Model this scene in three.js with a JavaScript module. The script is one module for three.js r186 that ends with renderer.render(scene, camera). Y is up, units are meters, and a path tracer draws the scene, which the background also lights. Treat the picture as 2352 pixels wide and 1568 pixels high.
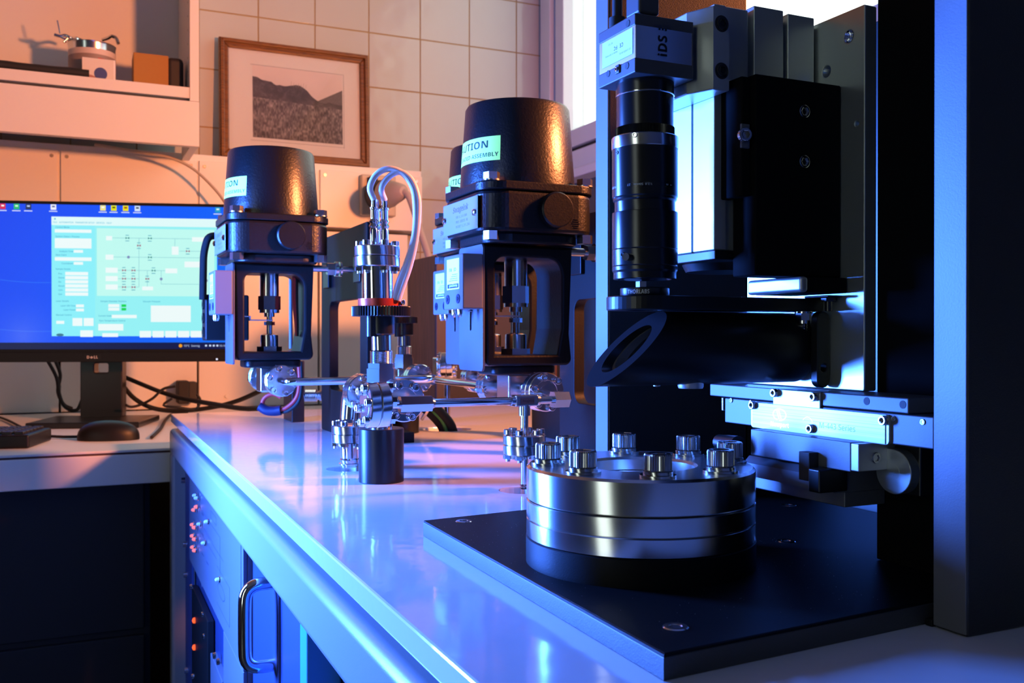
import * as THREE from 'three';
import { RoundedBoxGeometry } from 'three/addons/geometries/RoundedBoxGeometry.js';
import { mergeGeometries, toCreasedNormals } from 'three/addons/utils/BufferGeometryUtils.js';
import { RectAreaLightUniformsLib } from 'three/addons/lights/RectAreaLightUniformsLib.js';

// ---------------------------------------------------------------- camera, sky, lights, exposure
const BT = 0.9;                      // height of the bench top above the floor; below, y = 0 is the bench top
const F = 2200, CX = 1176, CY = 774; // focal length and horizon in pixels of the 2352 x 1568 photograph
const YAW = Math.atan(1011 / F), S = Math.sin(YAW), C = Math.cos(YAW), EYE = 0.122;
const scene = new THREE.Scene();
const camera = new THREE.PerspectiveCamera(2 * Math.atan(784 / F) * 180 / Math.PI, 2352 / 1568, 0.02, 60);
camera.rotation.order = 'YXZ';
camera.position.set(0, BT + EYE, 0);
camera.rotation.set(-10 / F, -YAW, 0);
camera.focus = 0.58;
camera.userData.fStop = 26;
const renderer = new THREE.WebGLRenderer();
renderer.toneMapping = THREE.LinearToneMapping;
renderer.toneMappingExposure = 1.0;
renderer.shadowMap.enabled = true;
RectAreaLightUniformsLib.init();
scene.background = new THREE.Color().setRGB(2.1, 2.4, 2.25);   // bright overcast sky behind the windows

function areaLight(name, color, intensity, w, h, pos, target) {
  const l = new THREE.RectAreaLight(new THREE.Color().setRGB(...color), intensity, w, h);
  l.name = name; l.position.set(pos[0], pos[1] + BT, pos[2]); l.lookAt(target[0], target[1] + BT, target[2]);
  scene.add(l); return l;
}
// blue LED panel left of the bench, just outside the frame
const BLUE = { pos: [-0.262, 0.12, -1.013], aim: [0.34, 0.12, -0.60], w: 0.15, h: 0.45, color: [0.052, 0.185, 1.0], power: 310 };
areaLight('blue_panel_light', BLUE.color, BLUE.power, BLUE.w, BLUE.h, BLUE.pos, BLUE.aim);
// orange-gelled spot lamp on the bench side behind the portal frame, right of the frame
const ORANGE = { pos: [0.97, 0.56, -0.52], aim: [-0.5, 0.44, -2.5] };
const spot = new THREE.SpotLight(new THREE.Color().setRGB(1, 0.29, 0.095), 15, 0, 58 * Math.PI / 180, 1, 2);
spot.name = 'orange_spot_light';
spot.position.set(ORANGE.pos[0], ORANGE.pos[1] + BT, ORANGE.pos[2]);
spot.target.position.set(ORANGE.aim[0], ORANGE.aim[1] + BT, ORANGE.aim[2]);
spot.castShadow = true; spot.shadow.radius = 3;
scene.add(spot, spot.target);

// ---------------------------------------------------------------- pixel rays (photo pixel -> place on a known surface)
const ray = (px, py) => { const u = (px - CX) / F; return [S + u * C, (CY - py) / F, -C + u * S]; };
const atD = (px, py, d) => { const r = ray(px, py); return [r[0] * d, EYE + r[1] * d, r[2] * d]; };
const onX = (px, py, x) => atD(px, py, x / ray(px, py)[0]);
const onZ = (px, py, z) => atD(px, py, z / ray(px, py)[2]);
const onY = (px, py, y) => atD(px, py, (y - EYE) / ray(px, py)[1]);
const V = (p) => new THREE.Vector3(p[0], p[1], p[2]);

// ---------------------------------------------------------------- seeded random, noise, textures
let seed = 12345;
const rnd = () => { seed = (seed * 1664525 + 1013904223) >>> 0; return seed / 4294967296; };
function lattice(n) { const a = new Float32Array(n * n); for (let i = 0; i < a.length; i++) a[i] = rnd(); return a; }
function periodic(n) {                                   // tileable value noise with n cells a side
  const a = lattice(n);
  return (u, v) => {
    const x = u * n, y = v * n, i = Math.floor(x), j = Math.floor(y), fx = x - i, fy = y - j, sx = fx * fx * (3 - 2 * fx), sy = fy * fy * (3 - 2 * fy);
    const g = (p, q) => a[((q % n + n) % n) * n + (p % n + n) % n];
    return (g(i, j) * (1 - sx) + g(i + 1, j) * sx) * (1 - sy) + (g(i, j + 1) * (1 - sx) + g(i + 1, j + 1) * sx) * sy;
  };
}
function dataTex(w, h, fn, srgb, rx = 1, ry = rx) {
  const d = new Uint8Array(w * h * 4);
  for (let y = 0; y < h; y++) for (let x = 0; x < w; x++) {
    const c = fn(x / w, y / h), k = (y * w + x) * 4;
    if (Array.isArray(c)) { d[k] = c[0] * 255; d[k + 1] = c[1] * 255; d[k + 2] = c[2] * 255; } else d[k] = d[k + 1] = d[k + 2] = Math.max(0, Math.min(255, c * 255));
    d[k + 3] = 255;
  }
  const t = new THREE.DataTexture(d, w, h);
  t.wrapS = t.wrapT = THREE.RepeatWrapping; t.magFilter = THREE.LinearFilter; t.minFilter = THREE.LinearFilter;
  t.repeat.set(rx, ry); if (srgb) t.colorSpace = THREE.SRGBColorSpace; t.needsUpdate = true; return t;
}
function canvasTex(w, h, draw) {
  const c = document.createElement('canvas'); c.width = w; c.height = h;
  draw(c.getContext('2d'), w, h);
  const t = new THREE.CanvasTexture(c); t.colorSpace = THREE.SRGBColorSpace; return t;
}
const nz = [8, 16, 32, 64, 128].map(periodic), nA = periodic(24), nB = periodic(60), nC = periodic(5);
// uv are in metres: repeat = 1 / size of the pattern
const texCast = dataTex(256, 256, (u, v) => 0.6 * nA(u, v) + 0.4 * nB(u, v), false, 1 / 0.04);
const texFine = dataTex(256, 256, (u, v) => 0.5 * nB(u, v) + 0.5 * nz[4](u, v), false, 1 / 0.03);
const texBrushU = dataTex(64, 512, (u, v) => 0.5 * nz[4](0.3, v) + 0.3 * nB(0.1 + u * 0.05, v) + 0.2 * rnd(), false, 1 / 0.05);
const texBrushV = dataTex(512, 64, (u, v) => 0.5 * nz[4](u, 0.3) + 0.3 * nB(u, 0.1 + v * 0.05) + 0.2 * rnd(), false, 1 / 0.05);
const texWave = dataTex(256, 256, (u, v) => 0.7 * nC(u, v) + 0.3 * nz[0](u, v), false, 1 / 0.17);
const texPeel = dataTex(256, 256, (u, v) => 0.75 * nz[1](u, v) + 0.25 * nz[2](u, v), false, 1 / 0.12);
const texWood = dataTex(256, 64, (u, v) => { const g = 0.55 + 0.3 * nB(u * 0.1, v) + 0.25 * (nz[3](u * 0.3, v) - 0.5); return [0.62 * g, 0.39 * g, 0.16 * g]; }, true, 1 / 0.2, 1 / 0.05);
const texBrown = dataTex(128, 128, (u, v) => { const g = 0.75 + 0.3 * nB(u, v * 0.1); return [0.34 * g, 0.2 * g, 0.13 * g]; }, true, 1 / 0.25);

const lin = (r, g = r, b = r) => new THREE.Color().setRGB(r, g, b);
const mat = (color, roughness, metalness = 0, more = {}) => new THREE.MeshPhysicalMaterial({ color, roughness, metalness, ...more });
const M = {
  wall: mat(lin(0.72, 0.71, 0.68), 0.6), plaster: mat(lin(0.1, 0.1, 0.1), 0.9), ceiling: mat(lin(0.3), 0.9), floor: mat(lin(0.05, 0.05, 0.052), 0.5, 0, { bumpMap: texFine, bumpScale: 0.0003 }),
  tile: mat(lin(0.47, 0.48, 0.45), 0.07, 0, { bumpMap: texWave, bumpScale: 0.0007 }), grout: mat(lin(0.34, 0.25, 0.12), 0.9),
  laminate: mat(lin(0.74, 0.73, 0.70), 0.42), trunk: mat(lin(0.74, 0.72, 0.68), 0.35), darkGap: mat(lin(0.02), 0.8),
  enamel: mat(lin(0.66, 0.68, 0.70), 0.09, 0, { bumpMap: texPeel, bumpScale: 0.00006 }), enamelEdge: mat(lin(0.70, 0.71, 0.72), 0.25), steelPaint: mat(lin(0.27, 0.28, 0.3), 0.3, 0, { bumpMap: texFine, bumpScale: 0.00003 }),
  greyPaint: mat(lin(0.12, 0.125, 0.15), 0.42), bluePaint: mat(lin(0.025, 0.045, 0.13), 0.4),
  cast: mat(lin(0.005), 0.33, 0, { ior: 1.46, bumpMap: texCast, bumpScale: 0.00013 }), castSmooth: mat(lin(0.005), 0.36, 0, { ior: 1.36, bumpMap: texCast, bumpScale: 0.0001 }),
  anod: mat(lin(0.006), 0.34, 0, { ior: 1.42 }), anodV: mat(lin(0.007), 0.34, 0, { bumpMap: texBrushV, bumpScale: 0.00002 }), powder: mat(lin(0.007), 0.5, 0, { ior: 1.28, bumpMap: texFine, bumpScale: 0.00012 }),
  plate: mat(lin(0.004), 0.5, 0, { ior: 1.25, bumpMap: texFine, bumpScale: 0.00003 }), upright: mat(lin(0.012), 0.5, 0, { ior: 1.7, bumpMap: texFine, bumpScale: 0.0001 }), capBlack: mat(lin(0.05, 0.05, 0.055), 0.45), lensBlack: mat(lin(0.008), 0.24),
  blackSatin: mat(lin(0.01), 0.3), blackPlastic: mat(lin(0.007), 0.45, 0, { ior: 1.4 }), rubber: mat(lin(0.012), 0.7),
  steel: mat(lin(0.74, 0.74, 0.73), 0.14, 1), steelFine: mat(lin(0.7, 0.7, 0.69), 0.18, 1), steelBrushV: mat(lin(0.7), 0.28, 1, { bumpMap: texBrushV, bumpScale: 0.000003 }),
  flangeSide: mat(lin(0.6, 0.61, 0.6), 0.18, 1), flangeTop: mat(lin(0.62, 0.63, 0.62), 0.3, 1), chrome: mat(lin(0.82), 0.07, 1), bolt: mat(lin(0.5, 0.5, 0.47), 0.2, 1),
  alu: mat(lin(0.5, 0.53, 0.5), 0.42, 0.75, { bumpMap: texBrushV, bumpScale: 0.000003 }), aluBright: mat(lin(0.4, 0.42, 0.41), 0.4, 0.7), aluPlate: mat(lin(0.62, 0.66, 0.61), 0.33, 0.9, { bumpMap: texFine, bumpScale: 0.00001 }),
  blueAnod: mat(lin(0.1, 0.105, 0.12), 0.45, 0.2, { bumpMap: texFine, bumpScale: 0.00002 }), beige: mat(lin(0.5, 0.44, 0.36), 0.4), zinc: mat(lin(0.62, 0.6, 0.55), 0.25, 1), sensorGrey: mat(lin(0.13, 0.137, 0.155), 0.45),
  red: mat(lin(0.62, 0.05, 0.02), 0.32, 0.3), redWire: mat(lin(0.55, 0.03, 0.03), 0.4), pale: mat(lin(0.85, 0.78, 0.75), 0.35), cordGrey: mat(lin(0.42, 0.36, 0.3), 0.6), dark: mat(lin(0.02, 0.018, 0.018), 0.6), greenWire: mat(lin(0.08, 0.35, 0.06), 0.4), blueTube: mat(lin(0.008, 0.012, 0.05), 0.45),
  wood: mat(lin(1), 0.35, 0, { map: texWood }), brown: mat(lin(1), 0.55, 0, { map: texBrown }), paper: mat(lin(0.6, 0.59, 0.55), 0.8), cardboard: mat(lin(0.36, 0.17, 0.03), 0.5),
  glass: mat(lin(1), 0.0, 0, { transmission: 1, thickness: 0, ior: 1.5 }), white: mat(lin(0.78), 0.5), tin: mat(lin(0.7, 0.69, 0.66), 0.2, 1), purple: mat(lin(0.006, 0.004, 0.0045), 0.95, 0, { ior: 1.2 }), plateEdge: mat(lin(0.045, 0.046, 0.05), 0.5, 0, { ior: 1.6, bumpMap: texFine, bumpScale: 0.00006 }), matte: mat(lin(0.003), 0.8, 0, { ior: 1.15 }), edge: mat(lin(0.1, 0.105, 0.12), 0.5, 0, { ior: 1.7, bumpMap: texFine, bumpScale: 0.00003 }),  // edge: lighter copy of upright for its lamp-lit side
  lampBlue: new THREE.MeshStandardMaterial({ color: 0x000000, emissive: lin(...BLUE.color), emissiveIntensity: 3 }), lampOrange: new THREE.MeshStandardMaterial({ color: 0x000000, emissive: lin(1, 0.29, 0.095), emissiveIntensity: 3 }),
  ledRed: new THREE.MeshStandardMaterial({ color: lin(0.4, 0.05, 0.05), emissive: lin(1, 0.25, 0.25), emissiveIntensity: 0.9, roughness: 0.15 }), ledOff: mat(lin(0.6), 0.1), ledOrange: new THREE.MeshStandardMaterial({ color: 0x200000, emissive: lin(1, 0.1, 0.01), emissiveIntensity: 1.6 }),
};

// ---------------------------------------------------------------- geometry helpers (absolute places, y = 0 at the bench top)
const creased = (g, a) => { g.scale(1000, 1000, 1000); g = toCreasedNormals(g, a); g.scale(0.001, 0.001, 0.001); return g; };
const clean = (g) => {
  if (g.index) g = g.toNonIndexed();
  for (const k of Object.keys(g.attributes)) if (!['position', 'normal', 'uv'].includes(k)) g.deleteAttribute(k);
  if (!g.attributes.normal) g.computeVertexNormals();
  return g;
};
function uvBox(g) {                                     // uv in metres from the dominant axis of each face
  g = clean(g); const p = g.attributes.position, uv = new Float32Array(p.count * 2), a = new THREE.Vector3(), b = new THREE.Vector3(), c = new THREE.Vector3();
  for (let i = 0; i < p.count; i += 3) {
    a.fromBufferAttribute(p, i); b.fromBufferAttribute(p, i + 1); c.fromBufferAttribute(p, i + 2);
    const n = b.clone().sub(a).cross(c.clone().sub(a)), ax = Math.abs(n.x), ay = Math.abs(n.y), az = Math.abs(n.z);
    [a, b, c].forEach((q, k) => { const t = ax >= ay && ax >= az ? [q.z, q.y] : ay >= az ? [q.x, q.z] : [q.x, q.y]; uv[(i + k) * 2] = t[0]; uv[(i + k) * 2 + 1] = t[1]; });
  }
  g.setAttribute('uv', new THREE.BufferAttribute(uv, 2)); return g;
}
const join = (...gs) => mergeGeometries(gs.flat().map(clean));
const bx = (x0, x1, y0, y1, z0, z1, r = 0.0008) => {
  const w = Math.abs(x1 - x0), h = Math.abs(y1 - y0), d = Math.abs(z1 - z0), q = Math.min(r, w / 2.01, h / 2.01, d / 2.01);
  const g = q > 0 ? new RoundedBoxGeometry(w, h, d, 2, q) : new THREE.BoxGeometry(w, h, d);
  g.translate((x0 + x1) / 2, (y0 + y1) / 2, (z0 + z1) / 2); return uvBox(g);
};
const UPV = new THREE.Vector3(0, 1, 0), ZV = new THREE.Vector3(0, 0, 1);
function place(g, p, dir, from = UPV) { g.applyQuaternion(new THREE.Quaternion().setFromUnitVectors(from, V(dir).normalize())); g.translate(...p); return g; }
function cyl(p0, p1, r0, r1 = r0, seg = 32, open = false) {
  const a = V(p0), b = V(p1), h = a.distanceTo(b), g = new THREE.CylinderGeometry(r1, r0, h, seg, 1, open);
  const uv = g.attributes.uv; for (let i = 0; i < uv.count; i++) uv.setXY(i, uv.getX(i) * 2 * Math.PI * r0, uv.getY(i) * h);
  g.translate(0, h / 2, 0); return clean(place(g, p0, b.sub(a).toArray()));
}
function lathe(pts, p = [0, 0, 0], dir = [0, 1, 0], seg = 48, crease = 0.5) {   // pts: [radius, height] from the bottom up
  let g = new THREE.LatheGeometry(pts.map(([r, y]) => new THREE.Vector2(Math.max(r, 1e-5), y)), seg), L = 0; const len = [0];
  for (let i = 1; i < pts.length; i++) len.push(L += Math.hypot(pts[i][0] - pts[i - 1][0], pts[i][1] - pts[i - 1][1]));
  const uv = g.attributes.uv, R = Math.max(...pts.map((q) => q[0]));
  for (let i = 0; i < uv.count; i++) uv.setXY(i, uv.getX(i) * 2 * Math.PI * R, len[i % pts.length]);
  g = creased(g, crease); return clean(place(g, p, dir));
}
function roundPath(pts, rad) {                          // corners of a polyline turned into arcs
  const out = [pts[0]];
  for (let i = 1; i < pts.length - 1; i++) {
    const p = V(pts[i]), a = V(pts[i - 1]).sub(p), b = V(pts[i + 1]).sub(p), r = Math.min(rad, a.length() * 0.48, b.length() * 0.48);
    a.setLength(r); b.setLength(r);
    for (let k = 0; k <= 6; k++) { const t = k / 6; out.push(p.clone().addScaledVector(a, (1 - t) * (1 - t)).addScaledVector(b, t * t).toArray()); }
  }
  out.push(pts[pts.length - 1]); return out;
}
function tube(pts, r, seg = 0, rs = 10, smooth = true) {
  let curve;
  if (smooth) curve = new THREE.CatmullRomCurve3(pts.map(V), false, 'centripetal');
  else { curve = new THREE.CurvePath(); for (let i = 1; i < pts.length; i++) curve.add(new THREE.LineCurve3(V(pts[i - 1]), V(pts[i]))); }
  const a = V(pts[0]), z = V(pts[pts.length - 1]), g = new THREE.TubeGeometry(curve, seg || Math.max(12, pts.length * 6), r, rs);
  const t0 = curve.getTangentAt(0), t1 = curve.getTangentAt(1);
  const cap = (p, t) => { const c = new THREE.CircleGeometry(r, rs); return place(c, p.toArray(), t.toArray(), ZV); };
  return join(g, cap(a, t0.negate()), cap(z, t1));
}
const pipe = (pts, r, rad = 0.012, rs = 14) => { const p = roundPath(pts, rad); return tube(p, r, p.length * 3, rs); };
const hex = (p0, p1, af, twist = 0) => { const a = V(p0), b = V(p1), h = a.distanceTo(b); let g = new THREE.CylinderGeometry(af / 1.732, af / 1.732, h, 6); g.rotateY(twist); g = creased(g, 0.3); g.translate(0, h / 2, 0); return clean(place(g, p0, b.sub(a).toArray())); };
function extr(shape, depth, bevel = 0, seg = 12) {      // shape in x, y; along +z
  return clean(new THREE.ExtrudeGeometry(shape, { depth, bevelEnabled: bevel > 0, bevelSize: bevel, bevelThickness: bevel, bevelSegments: 2, bevelOffset: -bevel, curveSegments: seg }));
}
function rrect(x0, x1, y0, y1, r, K = THREE.Shape) {
  const s = new K(); s.moveTo(x0 + r, y0); s.lineTo(x1 - r, y0); s.absarc(x1 - r, y0 + r, r, -Math.PI / 2, 0); s.lineTo(x1, y1 - r); s.absarc(x1 - r, y1 - r, r, 0, Math.PI / 2);
  s.lineTo(x0 + r, y1); s.absarc(x0 + r, y1 - r, r, Math.PI / 2, Math.PI); s.lineTo(x0, y0 + r); s.absarc(x0 + r, y0 + r, r, Math.PI, Math.PI * 1.5); return s;
}
const slab = (shape, y0, y1, bevel = 0) => { const g = extr(shape, y1 - y0 - 2 * bevel, bevel); g.translate(0, 0, bevel); g.rotateX(-Math.PI / 2); g.translate(0, y0, 0); return uvBox(g); };   // shape in x, -z; thickness along y
const circ = (x, y, r, K = THREE.Path) => { const s = new K(); s.absarc(x, y, r, 0, Math.PI * 2); return s; };
const ngon = (r, n, K = THREE.Path, tw = 0) => { const s = new K(); for (let i = 0; i <= n; i++) { const a = tw + i / n * Math.PI * 2; i ? s.lineTo(r * Math.cos(a), r * Math.sin(a)) : s.moveTo(r * Math.cos(a), r * Math.sin(a)); } return s; };

// ---------------------------------------------------------------- scene objects
const taken = {};
function numbered(n) { const k = taken[n] = (taken[n] ?? -1) + 1; return k ? `${n}_${String(k).padStart(3, '0')}` : n; }
function part(parent, name, geo, material, label) {
  const m = new THREE.Mesh(geo, material); m.name = name; m.castShadow = m.receiveShadow = true;
  if (label) m.userData.label = label; parent.add(m); return m;
}
function thing(name, label, category, group) {
  const o = new THREE.Group(); o.name = numbered(name); o.userData = { label, category }; if (group) o.userData.group = group; scene.add(o); return o;
}
function struct(name) { const o = new THREE.Group(); o.name = numbered(name); o.userData.kind = 'structure'; scene.add(o); return o; }
function fin(t, origin = [0, 0, 0], turn = 0) {         // moves the group's origin to the thing's base; parts keep their places
  t.updateMatrixWorld(true);
  const b = new THREE.Box3().setFromObject(t), c = b.getCenter(new THREE.Vector3()); c.y = b.min.y;
  for (const k of t.children) k.position.sub(c);
  t.rotation.y = turn; c.applyAxisAngle(UPV, turn); t.position.set(c.x + origin[0], c.y + origin[1] + BT, c.z + origin[2]); return t;
}
const screwCache = {};
function screwGeo(r, h, knurl = 0) {
  const key = [r, h, knurl].join(); if (screwCache[key]) return screwCache[key];
  const s = new THREE.Shape();
  if (knurl) { for (let i = 0; i <= knurl * 2; i++) { const a = i / knurl * Math.PI, q = r * (i % 2 ? 0.968 : 1); i ? s.lineTo(q * Math.cos(a), q * Math.sin(a)) : s.moveTo(q * Math.cos(a), q * Math.sin(a)); } } else s.absarc(0, 0, r, 0, Math.PI * 2);
  s.holes.push(ngon(r * 0.55, 6));
  const b = r * 0.13, ring = extr(s, h - 2 * b, b, 10); ring.translate(0, 0, b);
  const floor = new THREE.CylinderGeometry(r * 0.9, r * 0.9, h * 0.35, 16); floor.rotateX(Math.PI / 2); floor.translate(0, 0, h * 0.18);
  return screwCache[key] = join(ring, floor);
}
function screw(parent, name, p, dir, r, h, material = M.steel, knurl = 0, label) {
  const m = part(parent, name, screwGeo(r, h, knurl), material, label);
  m.position.set(...p); m.quaternion.setFromUnitVectors(ZV, V(dir).normalize()); return m;
}
function decal(parent, name, w, h, p, normal, up, tex, more = {}, material) {      // thin printed sheet
  const g = new THREE.PlaneGeometry(w, h), z = V(normal).normalize(), y = V(up).normalize(), x = y.clone().cross(z);
  const m = part(parent, name, g, material ?? mat(lin(1), 0.5, 0, { map: tex, ...more }));
  m.quaternion.setFromRotationMatrix(new THREE.Matrix4().makeBasis(x, y, z)); m.position.set(...p).addScaledVector(z, 0.00025); return m;
}
// vacuum flange pair: two discs, six socket screws with nuts
const flangeCache = {};
function flangePair(parent, center, dir, { R = 0.017, t = 0.0076, gap = 0.0008, n = 6, screwR = 0.0034, screwH = 0.0042, phase = 0, flip = false, bore = 0, nuts = true } = {}) {
  const key = [R, t, bore].join();
  const disc = flangeCache[key] ??= lathe([[bore, 0], [R * 0.6, 0], [R * 0.62, -0.0003], [R - 0.0006, -0.0003], [R, 0.0003], [R, t - 0.0008], [R - 0.0008, t], [R * 0.62, t], [R * 0.6, t - 0.0004], [bore, t - 0.0004]], [0, 0, 0], [0, 1, 0], 48);
  const d = V(dir).normalize(); if (flip) d.negate();
  for (const s of [1, -1]) {
    const m = part(parent, 'flange', disc, M.steelFine); m.position.set(...center).addScaledVector(d, s * gap / 2); m.quaternion.setFromUnitVectors(UPV, d.clone().multiplyScalar(s));
  }
  const gk = part(parent, 'gasket', cyl([0, -gap / 2, 0], [0, gap / 2, 0], R * 0.9), M.dark); gk.position.set(...center); gk.quaternion.setFromUnitVectors(UPV, d);
  const q = new THREE.Quaternion().setFromUnitVectors(UPV, d);
  for (let i = 0; i < n; i++) {
    const a = phase + i / n * Math.PI * 2, o = new THREE.Vector3(Math.cos(a) * R * 0.795, 0, Math.sin(a) * R * 0.795).applyQuaternion(q), c = V(center).add(o);
    screw(parent, 'screw', c.clone().addScaledVector(d, gap / 2 + t).toArray(), d.toArray(), screwR, screwH);
    if (nuts) { const m = part(parent, 'nut', screwCache.nut ??= join(hex([0, 0, 0], [0, 0.0032, 0], 0.0068), cyl([0, 0, 0], [0, 0.0052, 0], 0.0019, 0.0019, 12)), M.steel); m.position.copy(c.clone().addScaledVector(d, -gap / 2 - t)); m.quaternion.setFromUnitVectors(UPV, d.clone().negate()); }
  }
}

// ---------------------------------------------------------------- the room
const RX0 = -2.3, RX1 = 1.273, RZ0 = -2.56, RZ1 = 1.75, RY0 = -BT, RY1 = 1.8;
part(struct('floor'), 'floor_slab', bx(RX0 - 0.1, RX1 + 0.1, -0.1, 0, RZ0 - 0.1, RZ1 + 0.1, 0), M.floor);
part(struct('ceiling'), 'ceiling_slab', bx(RX0 - 0.1, RX1 + 0.1, RY1 + BT, RY1 + BT + 0.1, RZ0 - 0.1, RZ1 + 0.1, 0), M.ceiling);
{
  const w = struct('wall_back'); w.position.y = BT;
  part(w, 'wall_body', bx(RX0, RX1, RY0, RY1, RZ0 - 0.1, RZ0 - 0.0008, 0), M.grout);
  const g = bx(-0.0729, 0.0729, -0.073, 0.073, -0.002, 0.0016, 0.0008), gEnd = bx(0.0017, RX1 - 1.1905 - 0.001, -0.073, 0.073, -0.002, 0.0016, 0.0008);
  for (let i = -8; i <= 4; i++) for (let j = -7; j <= 5; j++) {
    const t = part(w, 'tile', g, M.tile); t.position.set(0.5195 + i * 0.149, 0.884 + j * 0.1495, RZ0 - 0.0008 + rnd() * 0.0003);
    t.rotation.set((rnd() - 0.5) * 0.006, (rnd() - 0.5) * 0.006, 0);
  }
  for (let j = -7; j <= 5; j++) { const t = part(w, 'tile', gEnd, M.tile); t.position.set(1.1905, 0.884 + j * 0.1495, RZ0 - 0.0008); }
}
const WIN = { z0: -2.545, z1: -0.72, y0: 0.575, y1: 1.62 }, WIN2 = { z0: 0.35, z1: 1.15, y0: -0.8, y1: 1.6 };
function wallWithOpening(name, x0, x1, W) {
  const w = struct(name); w.position.y = BT;
  part(w, 'wall_body', join(bx(x0, x1, RY0, W.y0, RZ0, RZ1, 0), bx(x0, x1, W.y1, RY1, RZ0, RZ1, 0), bx(x0, x1, W.y0, W.y1, RZ0, W.z0, 0), bx(x0, x1, W.y0, W.y1, W.z1, RZ1, 0)), M.plaster);
}
wallWithOpening('wall_right', RX1, RX1 + 0.12, WIN);
wallWithOpening('wall_left', RX0 - 0.12, RX0, WIN2);
{ const w = struct('wall_front'); w.position.y = BT; part(w, 'wall_body', bx(RX0, RX1, RY0, RY1, RZ1, RZ1 + 0.1, 0), M.plaster); }
{
  const w = struct('window_1'), { z0, z1, y0, y1 } = WIN; w.position.y = BT; w.userData.label = 'bright window beside the tiled corner with a white frame';
  const ring = (a, o, x0, x1) => join(bx(x0, x1, y0 + o, y0 + o + a, z0 + o, z1 - o, 0.003), bx(x0, x1, y1 - o - a, y1 - o, z0 + o, z1 - o, 0.003), bx(x0, x1, y0 + o, y1 - o, z0 + o, z0 + o + a, 0.003), bx(x0, x1, y0 + o, y1 - o, z1 - o - a, z1 - o, 0.003));
  part(w, 'window_frame', ring(0.062, 0, RX1 - 0.012, RX1 + 0.09), M.laminate);
  part(w, 'gasket', ring(0.016, 0.062, RX1 + 0.01, RX1 + 0.08), M.rubber, 'black rubber window seal');
  part(w, 'sash', ring(0.048, 0.078, RX1 - 0.002, RX1 + 0.07), M.laminate);
  part(w, 'pane', bx(RX1 + 0.03, RX1 + 0.0305, y0 + 0.12, y1 - 0.12, z0 + 0.12, z1 - 0.12, 0), M.glass);
  part(w, 'window_sill', bx(RX1 - 0.05, RX1 + 0.02, y0 - 0.025, y0 - 0.001, z0, z1 + 0.02, 0.004), M.laminate);
}
{
  const w = struct('window_2'), { z0, z1, y0, y1 } = WIN2; w.position.y = BT;  // unseen window placed from highlights, widened for neutral front fill
  const x0 = RX0 - 0.08, x1 = RX0 + 0.012, a = 0.05;
  part(w, 'window_frame', join(bx(x0, x1, y0, y0 + a, z0, z1), bx(x0, x1, y1 - a, y1, z0, z1), bx(x0, x1, y0, y1, z0, z0 + a), bx(x0, x1, y0, y1, z1 - a, z1)), M.laminate);
  part(w, 'pane', bx(RX0 - 0.04, RX0 - 0.0395, y0 + a, y1 - a, z0 + a, z1 - a, 0), M.glass);
}

// ---------------------------------------------------------------- wall cabinet and what stands on its shelf
const CF = -2.287;            // its front
{
  const t = thing('wall_cabinet', 'white wall cabinet with an open shelf over a closed drawer front', 'cabinet');
  const X0 = -0.9, X1 = 0.2648, B = 0.5557;
  part(t, 'side_panel', bx(X1 - 0.02, X1, 0.659, 1.3, RZ0 + 0.004, CF), M.laminate);
  part(t, 'side_panel', bx(X0, X0 + 0.02, 0.659, 1.3, RZ0 + 0.004, CF), M.laminate);
  part(t, 'top_panel', bx(X0, X1, 1.3, 1.32, RZ0 + 0.004, CF), M.laminate);
  part(t, 'back_panel', bx(X0 + 0.02, X1 - 0.02, 0.69, 1.3, RZ0 + 0.004, RZ0 + 0.018), M.laminate);
  part(t, 'shelf', bx(X0 + 0.02, X1 - 0.02, 0.6655, 0.69, RZ0 + 0.018, CF - 0.002), M.laminate);
  part(t, 'drawer_front', bx(X0, X1, B, 0.6575, CF - 0.016, CF + 0.004), M.laminate);
  part(t, 'carcass', join(bx(X1 - 0.018, X1, B + 0.002, 0.6575, RZ0 + 0.075, CF - 0.016), bx(X0, X1 - 0.018, B + 0.035, B + 0.05, RZ0 + 0.075, CF - 0.016)), M.laminate);
  const hg = cyl([X1 - 0.0202, 0, 0], [X1 - 0.0201, 0, 0], 0.0025, 0.0025, 10);
  for (let i = 0; i < 9; i++) { const h = part(t, 'shelf_hole', hg, M.dark); h.position.set(0, 0.735 + i * 0.032, CF - 0.04); }
  fin(t);
}
const SH = 0.69;
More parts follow.
